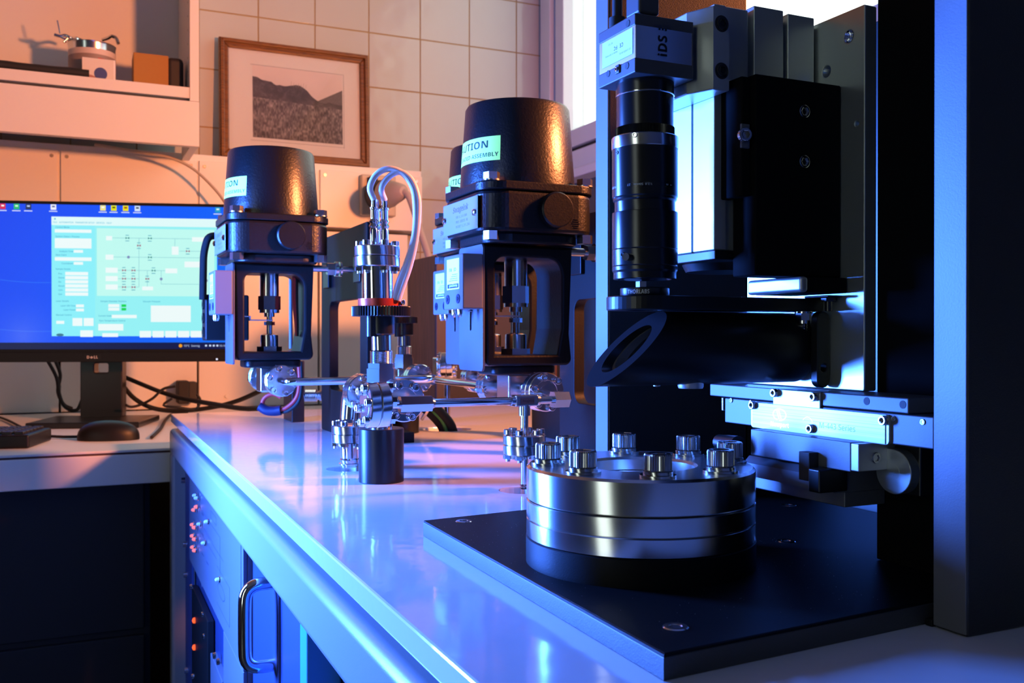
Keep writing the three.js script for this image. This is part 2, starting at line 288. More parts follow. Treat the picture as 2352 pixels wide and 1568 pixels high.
{
  const t = thing('tin_can', 'open metal tin with a printed paper label on the cabinet shelf', 'can'), p = onZ(213, 150, -2.40), x = p[0], z = p[2];
  const lab = canvasTex(512, 160, (c, w, h) => {
    c.fillStyle = '#cdbfb8'; c.fillRect(0, 0, w, h); c.fillStyle = '#8f7f7c'; c.fillRect(150, 28, 362, h - 60); c.fillStyle = '#b92a25'; c.font = 'bold 24px sans-serif';
    for (let i = 0; i < 4; i++) c.fillRect(300 + (i % 2) * 14, 46 + i * 22, 120 - i * 14, 8);
    c.fillStyle = '#222'; for (let i = 0; i < 14; i++) c.fillRect(40 + i * 4, 90, 1 + (i * 7 % 3), 22);
  });
  part(t, 'tin_body', lathe([[0, SH], [0.05, SH], [0.0515, SH + 0.002], [0.05, SH + 0.004], [0.05, SH + 0.095], [0.0515, SH + 0.0985], [0.049, SH + 0.0995], [0.048, SH + 0.092], [0.048, SH + 0.004], [0, SH + 0.004]], [x, 0, z]), M.tin);
  const lg = new THREE.CylinderGeometry(0.0503, 0.0503, 0.074, 48, 1, true); lg.rotateY(Math.PI * 0.9); lg.translate(x, SH + 0.045, z); part(t, 'paper_label', clean(lg), mat(lin(1), 0.55, 0, { map: lab }), 'grey and white printed paper label'); fin(t);
  const w = thing('wire_bundle', 'twisted thin wire bundle lying across the rim of the tin', 'wire'), A = (px, py, dz = 0) => { const q = onZ(px, py, -2.4 + dz); return q; };
  part(w, 'wire', tube([A(126, 80), A(140, 84), A(152, 82), A(163, 88), A(175, 88, -0.03), A(190, 93, -0.03)], 0.0035), M.steel);
  part(w, 'wire', tube([A(138, 84), A(150, 90), A(160, 85), A(147, 98), A(166, 91), A(180, 90, 0.02)], 0.002), M.steel);
  part(w, 'wire', tube([A(139, 78), A(136, 62), A(133, 48)], 0.0016), M.steel); fin(w);
  const s = thing('metal_strap', 'curved metal strap hooked over the tin rim', 'strap');
  part(s, 'strap', tube([A(238, 92, 0.0), A(250, 88, 0.02), A(258, 84, 0.035), A(267, 88, 0.04), A(273, 101, 0.045)], 0.004), M.tin); fin(s);
}
{
  const t = thing('small_carton', 'small white carton with a blue disc print before the tin', 'carton'), a = onZ(190, 188, -2.325), b = onZ(262, 188, -2.325);
  part(t, 'carton_body', bx(a[0], b[0] + 0.004, SH, SH + 0.052, -2.345, -2.325, 0.001), M.white);
  const tx = canvasTex(256, 192, (c, w, h) => { c.fillStyle = '#d9d3cc'; c.fillRect(0, 0, w, h); c.fillStyle = '#3a4a86'; c.beginPath(); c.arc(150, 125, 54, 0, 7); c.fill(); c.fillStyle = '#a9786a'; c.beginPath(); c.ellipse(80, 175, 50, 30, 0.4, 0, 7); c.fill(); });
  decal(t, 'print', b[0] - a[0], 0.05, [(a[0] + b[0]) / 2, SH + 0.026, -2.325], [0, 0, 1], [0, 1, 0], tx); fin(t);
  const k = thing('amber_box', 'amber box with a dark rounded end beside the cabinet side panel', 'box'), x0 = onZ(308, 190, -2.33)[0], x1 = onZ(388, 190, -2.33)[0], x2 = onZ(424, 190, -2.33)[0];
  part(k, 'box_body', bx(x0, x1, SH, SH + 0.077, -2.40, -2.33, 0.001), M.cardboard); part(k, 'dark_end', bx(x1 - 0.004, x2, SH, SH + 0.0775, -2.402, -2.332, 0.012), M.dark, 'dark brown end sleeve'); fin(k);
  const c = thing('shelf_cable', 'thick black cable lying along the cabinet shelf edge', 'cable'), A = (px, py) => onZ(px, py, -2.305);
  part(c, 'cable', tube([A(-60, 158), A(-15, 154), A(12, 150), A(45, 156), A(85, 168), A(130, 170), A(165, 166), A(190, 172), A(206, 182)].map((p) => [p[0], Math.max(p[1], SH + 0.0098), p[2]]), 0.0095), M.rubber); fin(c);
}

// ---------------------------------------------------------------- trunking, outlet, picture
const TZ = -2.487, TT = 0.5765;
{
  const t = thing('cable_trunking', 'long white wall trunking with screwed covers below the picture', 'trunking');
  part(t, 'trunk_body', bx(-0.95, 0.872, 0.41, TT, RZ0 + 0.004, TZ - 0.006, 0.002), M.trunk);
  const xs = [-0.63, -0.33, -0.0263, 0.2848, 0.5875, 0.872];
  for (let i = 0; i < 5; i++) {
    const cv = part(t, 'cover', bx(xs[i] + 0.0035, xs[i + 1] - (i < 4 ? 0.0035 : 0), 0.411, TT - 0.016, TZ - 0.006, TZ, 0.0012), M.trunk);
    for (const [sx, sy] of [[xs[i] + 0.016, TT - 0.03], [xs[i + 1] - 0.016, TT - 0.03], [xs[i] + 0.016, 0.423], [xs[i + 1] - 0.016, 0.423]]) part(cv, 'screw', cyl([sx, sy, TZ - 0.001], [sx, sy, TZ + 0.0018], 0.0052, 0.004, 16), M.zinc);
  }
  fin(t);
  const l = thing('wall_panel', 'white lower wall panels between trunking and desk', 'panel');
  for (let i = 0; i < 5; i++) part(l, 'panel', bx(xs[i] + 0.0025, xs[i + 1] - (i < 4 ? 0.0025 : 0.04), -0.054, 0.4, RZ0 + 0.004, TZ - 0.004, 0.0012), M.trunk);
  const kn = onZ(521, 910, TZ); part(l, 'button', cyl([kn[0], kn[1], TZ - 0.006], [kn[0], kn[1], TZ - 0.001], 0.005, 0.0045, 16), M.trunk); fin(l);
  const o = thing('wall_outlet', 'square beige wall outlet plate on the trunking', 'outlet');
  part(o, 'plate', bx(0.695, 0.7915, 0.4444, 0.553, TZ, TZ + 0.022, 0.005), M.beige);
  part(o, 'lid', join(bx(0.712, 0.72, 0.47, 0.545, TZ + 0.022, TZ + 0.04, 0.002), bx(0.716, 0.735, 0.535, 0.545, TZ + 0.022, TZ + 0.04, 0.002)), M.blackPlastic); fin(o);
  const g = thing('power_plug', 'large beige power plug with its cord in the outlet', 'plug');
  const a = atD(868, 452, 2.50), b = atD(888, 446, 2.43), c2 = atD(935, 438, 2.36), d = atD(938, 462, 2.35);
  const pb = part(g, 'plug_collar', cyl([0.745, 0.498, TZ + 0.023], b, 0.041, 0.036, 32), M.dark); pb.userData.label = 'dark round plug collar';
  const dir = V(c2).sub(V(b)).normalize();
  part(g, 'plug_body', lathe([[0.036, 0], [0.035, 0.012], [0.031, 0.025], [0.025, 0.05], [0.019, 0.07], [0.012, 0.078], [0, 0.079]], b, dir.toArray()), M.cordGrey);
  part(g, 'cord', tube([V(b).addScaledVector(dir, 0.07).toArray(), atD(935, 445, 2.37), atD(950, 480, 2.36), atD(965, 530, 2.34), atD(985, 592, 2.3), atD(1000, 680, 2.25)], 0.0085), M.cordGrey); fin(g);
}
{
  const t = thing('framed_picture', 'wooden framed grey landscape photograph leaning on the trunking', 'picture'), w = 0.392, h = 0.311, f = 0.024;
  const bar = (x0, x1, y0, y1) => join(bx(x0, x1, y0, y1, 0, 0.018, 0.003));
  const rail = (pts) => { const s = new THREE.Shape(); pts.forEach(([x, y], i) => i ? s.lineTo(x, y) : s.moveTo(x, y)); return uvBox(extr(s, 0.012, 0.003)); };
  const W = w / 2;
  for (const p of [[[-W, 0], [W, 0], [W - f, f], [-W + f, f]], [[-W, h], [-W + f, h - f], [W - f, h - f], [W, h]], [[-W, 0], [-W + f, f], [-W + f, h - f], [-W, h]], [[W, 0], [W, h], [W - f, h - f], [W - f, f]]]) part(t, 'frame_rail', rail(p), M.wood);
  const lip = (x0, x1, y0, y1) => bx(x0, x1, y0, y1, 0.012, 0.022, 0.002);
  part(t, 'frame_lip', join(lip(-W + 0.004, W - 0.004, 0.003, 0.012), lip(-W + 0.004, W - 0.004, h - 0.012, h - 0.003), lip(-W + 0.003, -W + 0.012, 0.004, h - 0.004), lip(W - 0.012, W - 0.003, 0.004, h - 0.004)), M.wood);
  part(t, 'mat_board', bx(-W + f - 0.002, W - f + 0.002, f - 0.002, h - f + 0.002, 0.004, 0.007, 0), M.paper);
  const pr = canvasTex(512, 384, (c, Wd, H) => {
    const img = c.createImageData(Wd, H), n1 = periodic(6), n2 = periodic(20), n3 = periodic(90);
    for (let y = 0; y < H; y++) for (let x = 0; x < Wd; x++) {
      const u = x / Wd, v = y / H, ridge = 0.13 + 0.28 * Math.min(1, u / 0.75) - 0.13 * Math.exp(-(((u - 0.52) / 0.13) ** 2)) + 0.03 * n2(u, 0.1), far = 0.42 - 0.2 * Math.max(0, u - 0.7) / 0.3;
      let g;
      if (v > 0.44 + 0.06 * u) g = 0.30 + 0.32 * (n3(u * 0.9, v * 0.35) - 0.3) + 0.18 * (0.5 - n2(u, v)) + 0.12 * (0.7 - v);
      else if (v > ridge) g = 0.17 + 0.18 * n3(u, v) * n2(u, v) + 0.1 * n1(u, v);
      else if (v > far) g = 0.33 + 0.05 * n3(u, v);
      else g = 0.80 - 0.12 * v + 0.03 * n1(u, v);
      const k = (y * Wd + x) * 4; img.data[k] = 255 * g * 0.98; img.data[k + 1] = 255 * g * 0.93; img.data[k + 2] = 255 * g * 0.9; img.data[k + 3] = 255;
    }
    c.putImageData(img, 0, 0); c.strokeStyle = '#8d8478'; c.lineWidth = 1.5; c.beginPath(); for (let i = 0; i < 7; i++) { c.moveTo(215 + i * 14, 95); c.lineTo(217 + i * 14, 66 + (i * 5 % 11)); } c.stroke();
  });
  decal(t, 'print', 0.236, 0.189, [0.006, 0.155, 0.0072], [0, 0, 1], [0, 1, 0], pr);
  part(t, 'print_border', join(bx(-0.118, 0.127, 0.2505, 0.2512, 0.007, 0.0074, 0), bx(0.1275, 0.1282, 0.05, 0.2512, 0.007, 0.0074, 0), bx(-0.118, 0.1282, 0.0525, 0.0532, 0.007, 0.0074, 0)), M.sensorGrey);
  part(t, 'glass', bx(-W + f, W - f, f, h - f, 0.0095, 0.0105, 0), M.glass);
  t.position.set(0.5375, TT + 0.0005 + BT, -2.53); t.rotation.set(-0.055, 0, -0.002);
}

// ---------------------------------------------------------------- desk and what stands on it
const DY = -0.056, DZ = -1.63;
{
  const t = thing('desk', 'white laminate desk along the wall under the monitor', 'desk');
  part(t, 'desk_top', bx(-1.1, 1.25, DY - 0.004, DY, -2.48, DZ + 0.002, 0.001), M.laminate);
  part(t, 'edge_band', bx(-1.1, 1.25, DY - 0.007, DY - 0.0042, DZ - 0.03, DZ, 0), M.brown);
  part(t, 'apron', bx(-1.1, 1.25, DY - 0.055, DY - 0.0072, DZ - 0.05, DZ + 0.002, 0.002), M.laminate);
  for (const [x, z] of [[-1.06, -1.68], [1.2, -1.68], [-1.06, -2.44], [1.2, -2.44]]) part(t, 'leg', bx(x - 0.025, x + 0.025, -BT, DY - 0.055, z - 0.025, z + 0.025, 0.002), M.greyPaint);
  fin(t);
  const k = thing('shade_drawer_unit', 'black drawer block added for the deep shade under the desk', 'shade_block');
  part(k, 'unit_body', bx(-0.75, 0.12, -BT, DY - 0.06, -2.3, -1.72, 0.002), M.dark);  // dark block added where only shade falls under the desk
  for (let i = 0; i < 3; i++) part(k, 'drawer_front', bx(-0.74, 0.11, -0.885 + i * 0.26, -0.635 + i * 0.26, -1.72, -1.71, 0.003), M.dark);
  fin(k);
}
{
  const t = thing('computer_monitor', 'wide black computer monitor with a lit blue screen', 'monitor'), w = 0.538, h = 0.325, y0 = 0.0715;
  const sc = canvasTex(2048, 1152, (c, W, H) => {
    let g = c.createLinearGradient(0, 0, W, H); g.addColorStop(0, '#0a3ff0'); g.addColorStop(0.5, '#0b55ff'); g.addColorStop(1, '#0a74ff'); c.fillStyle = g; c.fillRect(0, 0, W, H);
    c.globalAlpha = 0.35; c.strokeStyle = '#4fb0ff'; c.lineWidth = 5; for (const [a, b, d] of [[-100, 380, 700], [-200, 760, 1100]]) { c.beginPath(); c.moveTo(a, b + 150); c.bezierCurveTo(400, b + 260, 1000, b + 420, 2100, b - 200); c.stroke(); }
    g = c.createRadialGradient(500, 1050, 20, 500, 1050, 420); g.addColorStop(0, '#9a8cff'); g.addColorStop(1, 'rgba(60,60,255,0)'); c.fillStyle = g; c.fillRect(0, 500, 1100, 652); c.globalAlpha = 1;
    const icon = (x, col, col2) => { c.fillStyle = col; c.fillRect(x, 24, 42, 42); c.fillStyle = col2; c.fillRect(x + 10, 34, 22, 12); c.fillStyle = '#dfe8ff'; c.fillRect(x - 12, 74, 62, 7); };
    icon(330, '#e0204a', '#fff'); icon(432, '#20c070', '#d8ffe8'); icon(520, '#203060', '#c0d0ff'); icon(706, '#f4f4ff', '#5060a0'); icon(1078, '#f2e88a', '#fff'); icon(1160, '#e8e800', '#404000'); icon(1250, '#f0e400', '#a02000'); icon(1340, '#d8e8ff', '#203050'); icon(1960, '#20a0d0', '#e0ffff');
    const X = 712, Y = 118, U = 1262, Hh = 932;
    c.fillStyle = '#e4ffff'; c.fillRect(X, Y, U, Hh); c.fillStyle = '#8ef4ff'; c.fillRect(X, Y + 66, 326, Hh - 66); c.fillStyle = '#98f6fa'; c.fillRect(X + 326, Y + 66, U - 326, Hh - 66); c.fillStyle = '#c4fff6'; c.fillRect(X + 340, Y + 86, U - 360, 530);
    c.fillStyle = '#4ab8d8'; c.font = '17px sans-serif'; c.fillText('FILE   AUTOMATION   PARAMETER SETUP   DEVICES   HELP', X + 12, Y + 50); c.fillRect(X + 20, Y + 12, 12, 12);
    const lab = (s, x, y) => { c.fillStyle = '#2a90bc'; c.font = '17px sans-serif'; c.fillText(s, X + x, Y + y); }, box = (x, y, w2, h2) => { c.fillStyle = '#f2ffff'; c.fillRect(X + x, Y + y, w2, h2); };
    lab('Control Mode', 30, 88); box(24, 98, 276, 26); lab('System Status / Process', 30, 160); box(24, 168, 276, 78); lab('Analysis Time', 58, 276); box(166, 258, 70, 22); lab('Next Event', 30, 304); box(24, 316, 276, 28); lab('Countdown', 74, 370); box(166, 352, 70, 22); lab('Sample Details', 30, 414);
    for (let i = 0; i < 6; i++) { box(102, 430 + i * 32, 172, 26); lab(['Pos.', 'Name', 'No', 'Result', 'Unit', 'Gas'][i], 50, 450 + i * 32); }
    lab('Laser Details', 32, 664); lab('Laser ON Time', 66, 700); box(182, 684, 60, 22); lab('Laser Power', 88, 732); box(182, 716, 60, 22); lab('Manual Control', 32, 772); box(34, 812, 60, 24); box(156, 790, 74, 62); box(240, 790, 74, 62); box(214, 886, 96, 52); c.fillStyle = '#3a7a94'; c.beginPath(); c.ellipse(X + 62, Y + 922, 28, 11, 0, 0, 7); c.fill();
    lab('Sample Chamber Position', 366, 664); box(426, 680, 84, 24); box(426, 708, 84, 24); c.fillStyle = '#00d850'; c.fillRect(X + 526, Y + 682, 36, 20); c.fillRect(X + 526, Y + 710, 36, 20); lab('Current State', 350, 778); box(452, 764, 190, 26); lab('Pyro Temperature Control', 356, 816); box(350, 836, 190, 52); box(380, 908, 120, 30);
    lab('Vacuum Pressure', 690, 664); box(750, 690, 308, 130); for (let i = 0; i < 5; i++) box(664 + i * 98, 890, 88, 52); c.fillStyle = '#e03050'; c.beginPath(); c.arc(X + 1180, Y + 714, 26, 0, 7); c.fill();
    c.strokeStyle = '#4aa8c0'; c.lineWidth = 2; const ln = (...p) => { c.beginPath(); p.forEach(([x, y], i) => i ? c.lineTo(X + x, Y + y) : c.moveTo(X + x, Y + y)); c.stroke(); };
    ln([460, 160], [1080, 160]); ln([660, 160], [660, 545]); ln([460, 310], [1180, 310]); ln([500, 414], [860, 414]); ln([500, 480], [660, 480]); ln([500, 545], [660, 545]); ln([936, 160], [936, 230]); ln([970, 258], [1180, 258], [1180, 520], [830, 520], [830, 414]); ln([724, 414], [724, 540]);
    const valve = (x, y, col) => { c.fillStyle = col; c.beginPath(); c.moveTo(X + x - 14, Y + y - 9); c.lineTo(X + x + 14, Y + y + 9); c.lineTo(X + x + 14, Y + y - 9); c.lineTo(X + x - 14, Y + y + 9); c.fill(); c.fillStyle = '#3aa0bc'; c.fillRect(X + x - 14, Y + y - 24, 26, 5); c.fillRect(X + x - 16, Y + y + 20, 30, 5); };
    valve(572, 160, '#108080'); valve(744, 160, '#108080'); valve(744, 310, '#108080'); valve(772, 414, '#108080'); valve(1036, 258, '#a03060'); valve(660, 218, '#a03060'); valve(724, 480, '#a03060'); for (let i = 0; i < 3; i++) { valve(546, 414 + i * 66, '#a03060'); valve(618, 414 + i * 66, '#a03060'); box(406, 394 + i * 66, 92, 40); }
    box(410, 146, 46, 34); box(406, 292, 60, 40); box(1068, 146, 120, 36); box(912, 222, 52, 66); box(1010, 340, 144, 46); box(862, 396, 92, 38); box(684, 540, 84, 30); c.fillStyle = '#8090c0'; for (const [x, y] of [[580, 310], [830, 480], [1180, 490]]) { c.beginPath(); c.arc(X + x, Y + y, 11, 0, 7); c.fill(); }
    c.fillStyle = '#06134a'; c.fillRect(0, 1100, W, 52); c.fillStyle = '#f0a020'; c.beginPath(); c.arc(1690, 1126, 14, 0, 7); c.fill(); c.fillStyle = '#cfe0ff'; c.font = '22px sans-serif'; c.fillText('10°C  Sonnig', 1714, 1134); for (const x of [1880, 1912, 1940, 1968]) c.fillRect(x, 1118, 16, 14); c.fillText('10:16', 1990, 1134); c.fillStyle = '#6ab8ff'; c.fillRect(250, 1114, 26, 26);
  });
  part(t, 'housing', bx(-w / 2, w / 2, y0, y0 + h, -0.03, 0, 0.004), M.blackPlastic);
  part(t, 'bezel', join(bx(-w / 2, w / 2, y0, y0 + 0.02, 0, 0.004, 0.001), bx(-w / 2, w / 2, y0 + h - 0.006, y0 + h, 0, 0.004, 0.001), bx(-w / 2, -w / 2 + 0.006, y0, y0 + h, 0, 0.004, 0.001), bx(w / 2 - 0.006, w / 2, y0, y0 + h, 0, 0.004, 0.001)), M.blackPlastic);
  decal(t, 'screen', w - 0.012, h - 0.026, [0, y0 + 0.013 + h / 2, 0.001], [0, 0, 1], [0, 1, 0], null, {}, new THREE.MeshPhysicalMaterial({ color: 0x000000, roughness: 0.3, emissive: 0xffffff, emissiveMap: sc, emissiveIntensity: 0.95 }));
  const lg = canvasTex(256, 80, (c, W, H) => { c.fillStyle = '#0c0c0c'; c.fillRect(0, 0, W, H); c.strokeStyle = '#c8c8c8'; c.fillStyle = '#c8c8c8'; c.font = 'bold 66px sans-serif'; c.fillText('D', 30, 64); c.fillText('LL', 138, 64); c.lineWidth = 9; c.beginPath(); c.moveTo(88, 46); c.lineTo(112, 28); c.moveTo(92, 56); c.lineTo(122, 34); c.moveTo(100, 64); c.lineTo(130, 42); c.stroke(); });
  decal(t, 'logo', 0.032, 0.01, [0, y0 + 0.01, 0.004], [0, 0, 1], [0, 1, 0], lg);
  part(t, 'power_light', cyl([w / 2 - 0.025, y0 + 0.005, 0.0035], [w / 2 - 0.025, y0 + 0.005, 0.0045], 0.002, 0.002, 10), new THREE.MeshStandardMaterial({ color: 0, emissive: lin(0.8, 0.8, 1), emissiveIntensity: 1.2 }));
  const hole = rrect(-0.042, 0.042, DY + 0.01, 0.2, 0.003); hole.holes.push(rrect(-0.014, 0.014, y0 - 0.024, y0 - 0.004, 0.004, THREE.Path));
  const sg = extr(hole, 0.03, 0.002); sg.translate(0, 0, -0.085); part(t, 'stand_column', uvBox(sg), M.blackSatin);
  part(t, 'neck', bx(-0.05, 0.05, 0.12, 0.25, -0.055, -0.028, 0.003), M.blackPlastic);
  const b = new THREE.Shape(); b.moveTo(-0.1, -0.09); b.lineTo(0.11, -0.09); b.lineTo(0.11, 0.085); b.lineTo(-0.1, 0.085); b.lineTo(-0.1, -0.09);
  part(t, 'stand_base', slab(b, DY, DY + 0.012, 0.002), M.blackSatin);
  t.position.set(0.040, BT, -2.1275); t.rotation.y = -0.297;
  const L = new THREE.RectAreaLight(lin(0.2, 0.55, 1), 0.22, w - 0.012, h - 0.026); L.name = 'monitor_glow_light'; const n = new THREE.Vector3(0, 0, 1).applyAxisAngle(UPV, -0.297); L.position.set(0.04, BT + y0 + 0.013 + h / 2, -2.1275).addScaledVector(n, 0.006); L.lookAt(L.position.clone().add(n)); scene.add(L);
}
{
  const t = thing('computer_mouse', 'black computer mouse on the desk by the monitor stand', 'mouse');
  const p = onY(250, 1012, DY), g = new THREE.SphereGeometry(1, 32, 20); const q = g.attributes.position;
  for (let i = 0; i < q.count; i++) { let x = q.getX(i), y = q.getY(i), z = q.getZ(i); y = y < 0 ? Math.max(y, -0.12) * 0.4 : y ** 0.75; x = Math.sign(x) * Math.abs(x) ** 0.85; q.setXYZ(i, x * 0.052, y * 0.032, z * 0.03 * (1 - 0.12 * x)); }
  g.computeVertexNormals(); part(t, 'mouse_shell', clean(g), M.blackPlastic); t.children[0].position.y = 0.0015;
  part(t, 'mouse_base', slab(circ(0, 0, 0.03, THREE.Shape), 0, 0.008, 0.001), M.dark); t.children[1].scale.set(1.6, 1, 0.9);
  t.position.set(p[0], DY + BT, p[2] - 0.02); t.rotation.y = -0.35;
  const k = thing('keyboard', 'black computer keyboard at the desk edge', 'keyboard'), e = onY(66, 1030, DY), f2 = onY(72, 992, DY);
  const turn = -0.25; const W = 0.44, D = 0.125;
  part(k, 'keyboard_body', bx(-W, 0, 0, 0.022, -D, 0, 0.004), M.blackPlastic);
  const kg = bx(-0.0075, 0.0075, 0.021, 0.0265, -0.0075, 0.0075, 0.0015);
  for (let i = 0; i < 14; i++) for (let j = 0; j < 6; j++) { const m = part(k, 'key', kg, M.blackSatin); m.position.set(-0.018 - i * 0.0185, 0, -0.016 - j * 0.0185); }
  k.position.set(e[0], DY + BT, e[2]); k.rotation.y = turn;
}
{
  const cable = (label, pts, r, m = M.rubber, name = 'black_cable', cat = 'cable', grp) => { const t = thing(name, label, cat, grp); part(t, 'cable', tube(pts, r), m); return fin(t); };
  const D = (px, py, up = 0) => { const p = onY(px, py, DY + 0.004 + up); return p; }, W = (px, py, d = 2.15) => { const p = atD(px, py, d); return [p[0], Math.max(p[1], DY + 0.004), Math.max(p[2], -2.478)]; };
  cable('thin mouse lead running past the monitor base', [D(196, 1002), D(150, 1003), D(100, 1000), D(70, 991), D(45, 979), D(15, 964), D(-30, 948)], 0.0025);
  cable('black cable loop falling behind the monitor to the desk', [W(108, 825), W(130, 868), W(136, 905), W(150, 935), W(175, 942), W(190, 915)], 0.004);
  cable('second black cable falling behind the monitor to the desk', [W(126, 825, 2.2), W(138, 860, 2.2), W(133, 900, 2.2), W(148, 930, 2.2), W(165, 938, 2.2)], 0.004);
  cable('thick twin cable from the monitor to the adapter', [W(282, 864, 2.12), W(320, 880, 2.1), W(370, 900, 2.05), W(420, 915, 2), W(480, 926, 1.95), W(560, 938, 1.9), W(640, 938, 1.85)], 0.005);
  cable('black cable sagging along the desk behind the bench', [W(282, 886, 2.12), W(310, 916, 2.1), W(345, 935, 2.1), W(390, 943, 2.1), W(470, 938, 2.08), W(540, 922, 2.05), W(610, 892, 2)], 0.005);
  cable('thin cable crossing from the adapter to the monitor column', [W(402, 887, 2.0), W(375, 893, 2), W(350, 915, 2), W(320, 930, 2), W(300, 934, 1.99), W(289, 930, 1.98)], 0.0028);
  cable('thin cable hanging under the black adapter', [W(452, 905, 2), W(460, 918, 2), W(450, 938, 1.98), W(410, 935, 1.95), W(375, 930, 1.95), W(395, 915, 1.95)], 0.0025);
  cable('thin cable curling at the monitor base corner', [D(348, 1004), D(368, 985), D(382, 962), D(400, 950), D(430, 946)], 0.003);
  const a = thing('power_adapter', 'black power adapter block hanging on the wall panel', 'adapter'), p = onZ(430, 900, -2.44);
  part(a, 'adapter_body', bx(p[0] - 0.022, p[0] + 0.004, p[1] - 0.028, p[1] + 0.027, TZ, -2.43, 0.003), M.rubber); part(a, 'adapter_socket', bx(p[0] + 0.003, p[0] + 0.024, p[1] - 0.024, p[1] + 0.024, TZ, -2.445, 0.004), M.dark); fin(a);
  const tubeA = (label, pts) => cable(label, pts, 0.0035, M.cordGrey, 'white_cable', 'cable', 'pale cables from under the cabinet');
  tubeA('pale cable arching from under the cabinet across the trunking', [[0.05, 0.573, -2.45], onZ(330, 352, -2.42), onZ(390, 362, -2.41), onZ(440, 385, -2.41), onZ(490, 430, -2.41), onZ(520, 470, -2.41), onZ(560, 560, -2.41)]);
  const b = thing('brown_cabinet_box', 'tall brown box with a black mesh front behind the bench', 'box'), x0 = 0.6224, z1 = -1.70, z0 = -1.868;
  part(b, 'box_body', bx(x0, x0 + 0.26, DY, 0.277, z0, z1 - 0.002, 0.003), M.brown);
  part(b, 'frame_strip', join(bx(x0, x0 + 0.022, DY, 0.277, z1 - 0.002, z1 + 0.004, 0.002), bx(x0 + 0.022, x0 + 0.26, 0.262, 0.277, z1 - 0.002, z1 + 0.004, 0.002)), M.dark);
  const mesh = []; for (let i = 0; i < 30; i++) { const q = i * 0.0145; for (const s of [1, -1]) { const g = bx(-0.0006, 0.0006, -0.012, 0.33, 0, 0.0006, 0); g.rotateZ(s * 0.6); g.translate(x0 + 0.02 + q * 0.9 + (s > 0 ? 0.14 : -0.2), DY, z1 - 0.0005); mesh.push(g); } }
  part(b, 'mesh_backing', bx(x0 + 0.022, x0 + 0.255, DY + 0.002, 0.262, z1 - 0.004, z1 - 0.0015, 0), M.rubber); fin(b);
}

// ---------------------------------------------------------------- the bench (its own frame: x = 0 is the left edge)
const BO = [0.126, 0, 0], BTURN = -0.0105, BL = 1.615;
const toBench = (x, z) => { const v = new THREE.Vector3(x - BO[0], 0, z).applyAxisAngle(UPV, -BTURN); return [v.x, v.z]; };
const HOLES = [[0.328, -0.691, 0.019], [0.235, -0.872, 0.021], [0.453, -1.192, 0.032]];
{
  const t = thing('workbench', 'glossy white enamel workbench with a rounded steel frame', 'bench');
  const s = rrect(0, 1.1, 0, BL, 0.006); s.moveTo(0, 0);
  const sh = rrect(0, 1.1, -0.1, BL, 0.006);
  for (const [x, z, r] of HOLES) { const [a, b] = toBench(x, z); sh.holes.push(circ(a, -b, r)); }
  part(t, 'bench_top', slab(sh, -0.013, 0, 0.0014), M.enamel);
  part(t, 'recess_strip', join(bx(0.03, 0.04, -0.0225, -0.0132, -BL + 0.03, 0.08, 0.0005), bx(0.04, 1.09, -0.0225, -0.0132, -BL + 0.03, -BL + 0.04, 0.0005)), M.greyPaint);  // grey painted strip set back in the gap under the top
  part(t, 'front_rail', bx(-0.002, 0.04, -0.064, -0.0226, -BL, 0.1, 0.008), M.steelPaint);
  part(t, 'back_rail', bx(0.04, 1.1, -0.064, -0.0226, -BL, -BL + 0.04, 0.008), M.steelPaint);
  for (const [x, z] of [[0, -BL], [1.06, -BL], [0, 0.06], [1.06, 0.06]]) part(t, 'post', bx(x - 0.002, x + 0.04, -BT, -0.06, z, z + 0.042, 0.006), M.steelPaint);
  part(t, 'back_sheet', bx(0.04, 1.06, -0.88, -0.066, -BL + 0.01, -BL + 0.014, 0), M.greyPaint);
  part(t, 'inner_sheet', bx(0.5, 0.504, -0.88, -0.066, -BL + 0.02, 0.08, 0), M.greyPaint);
  fin(t, BO, BTURN);
}
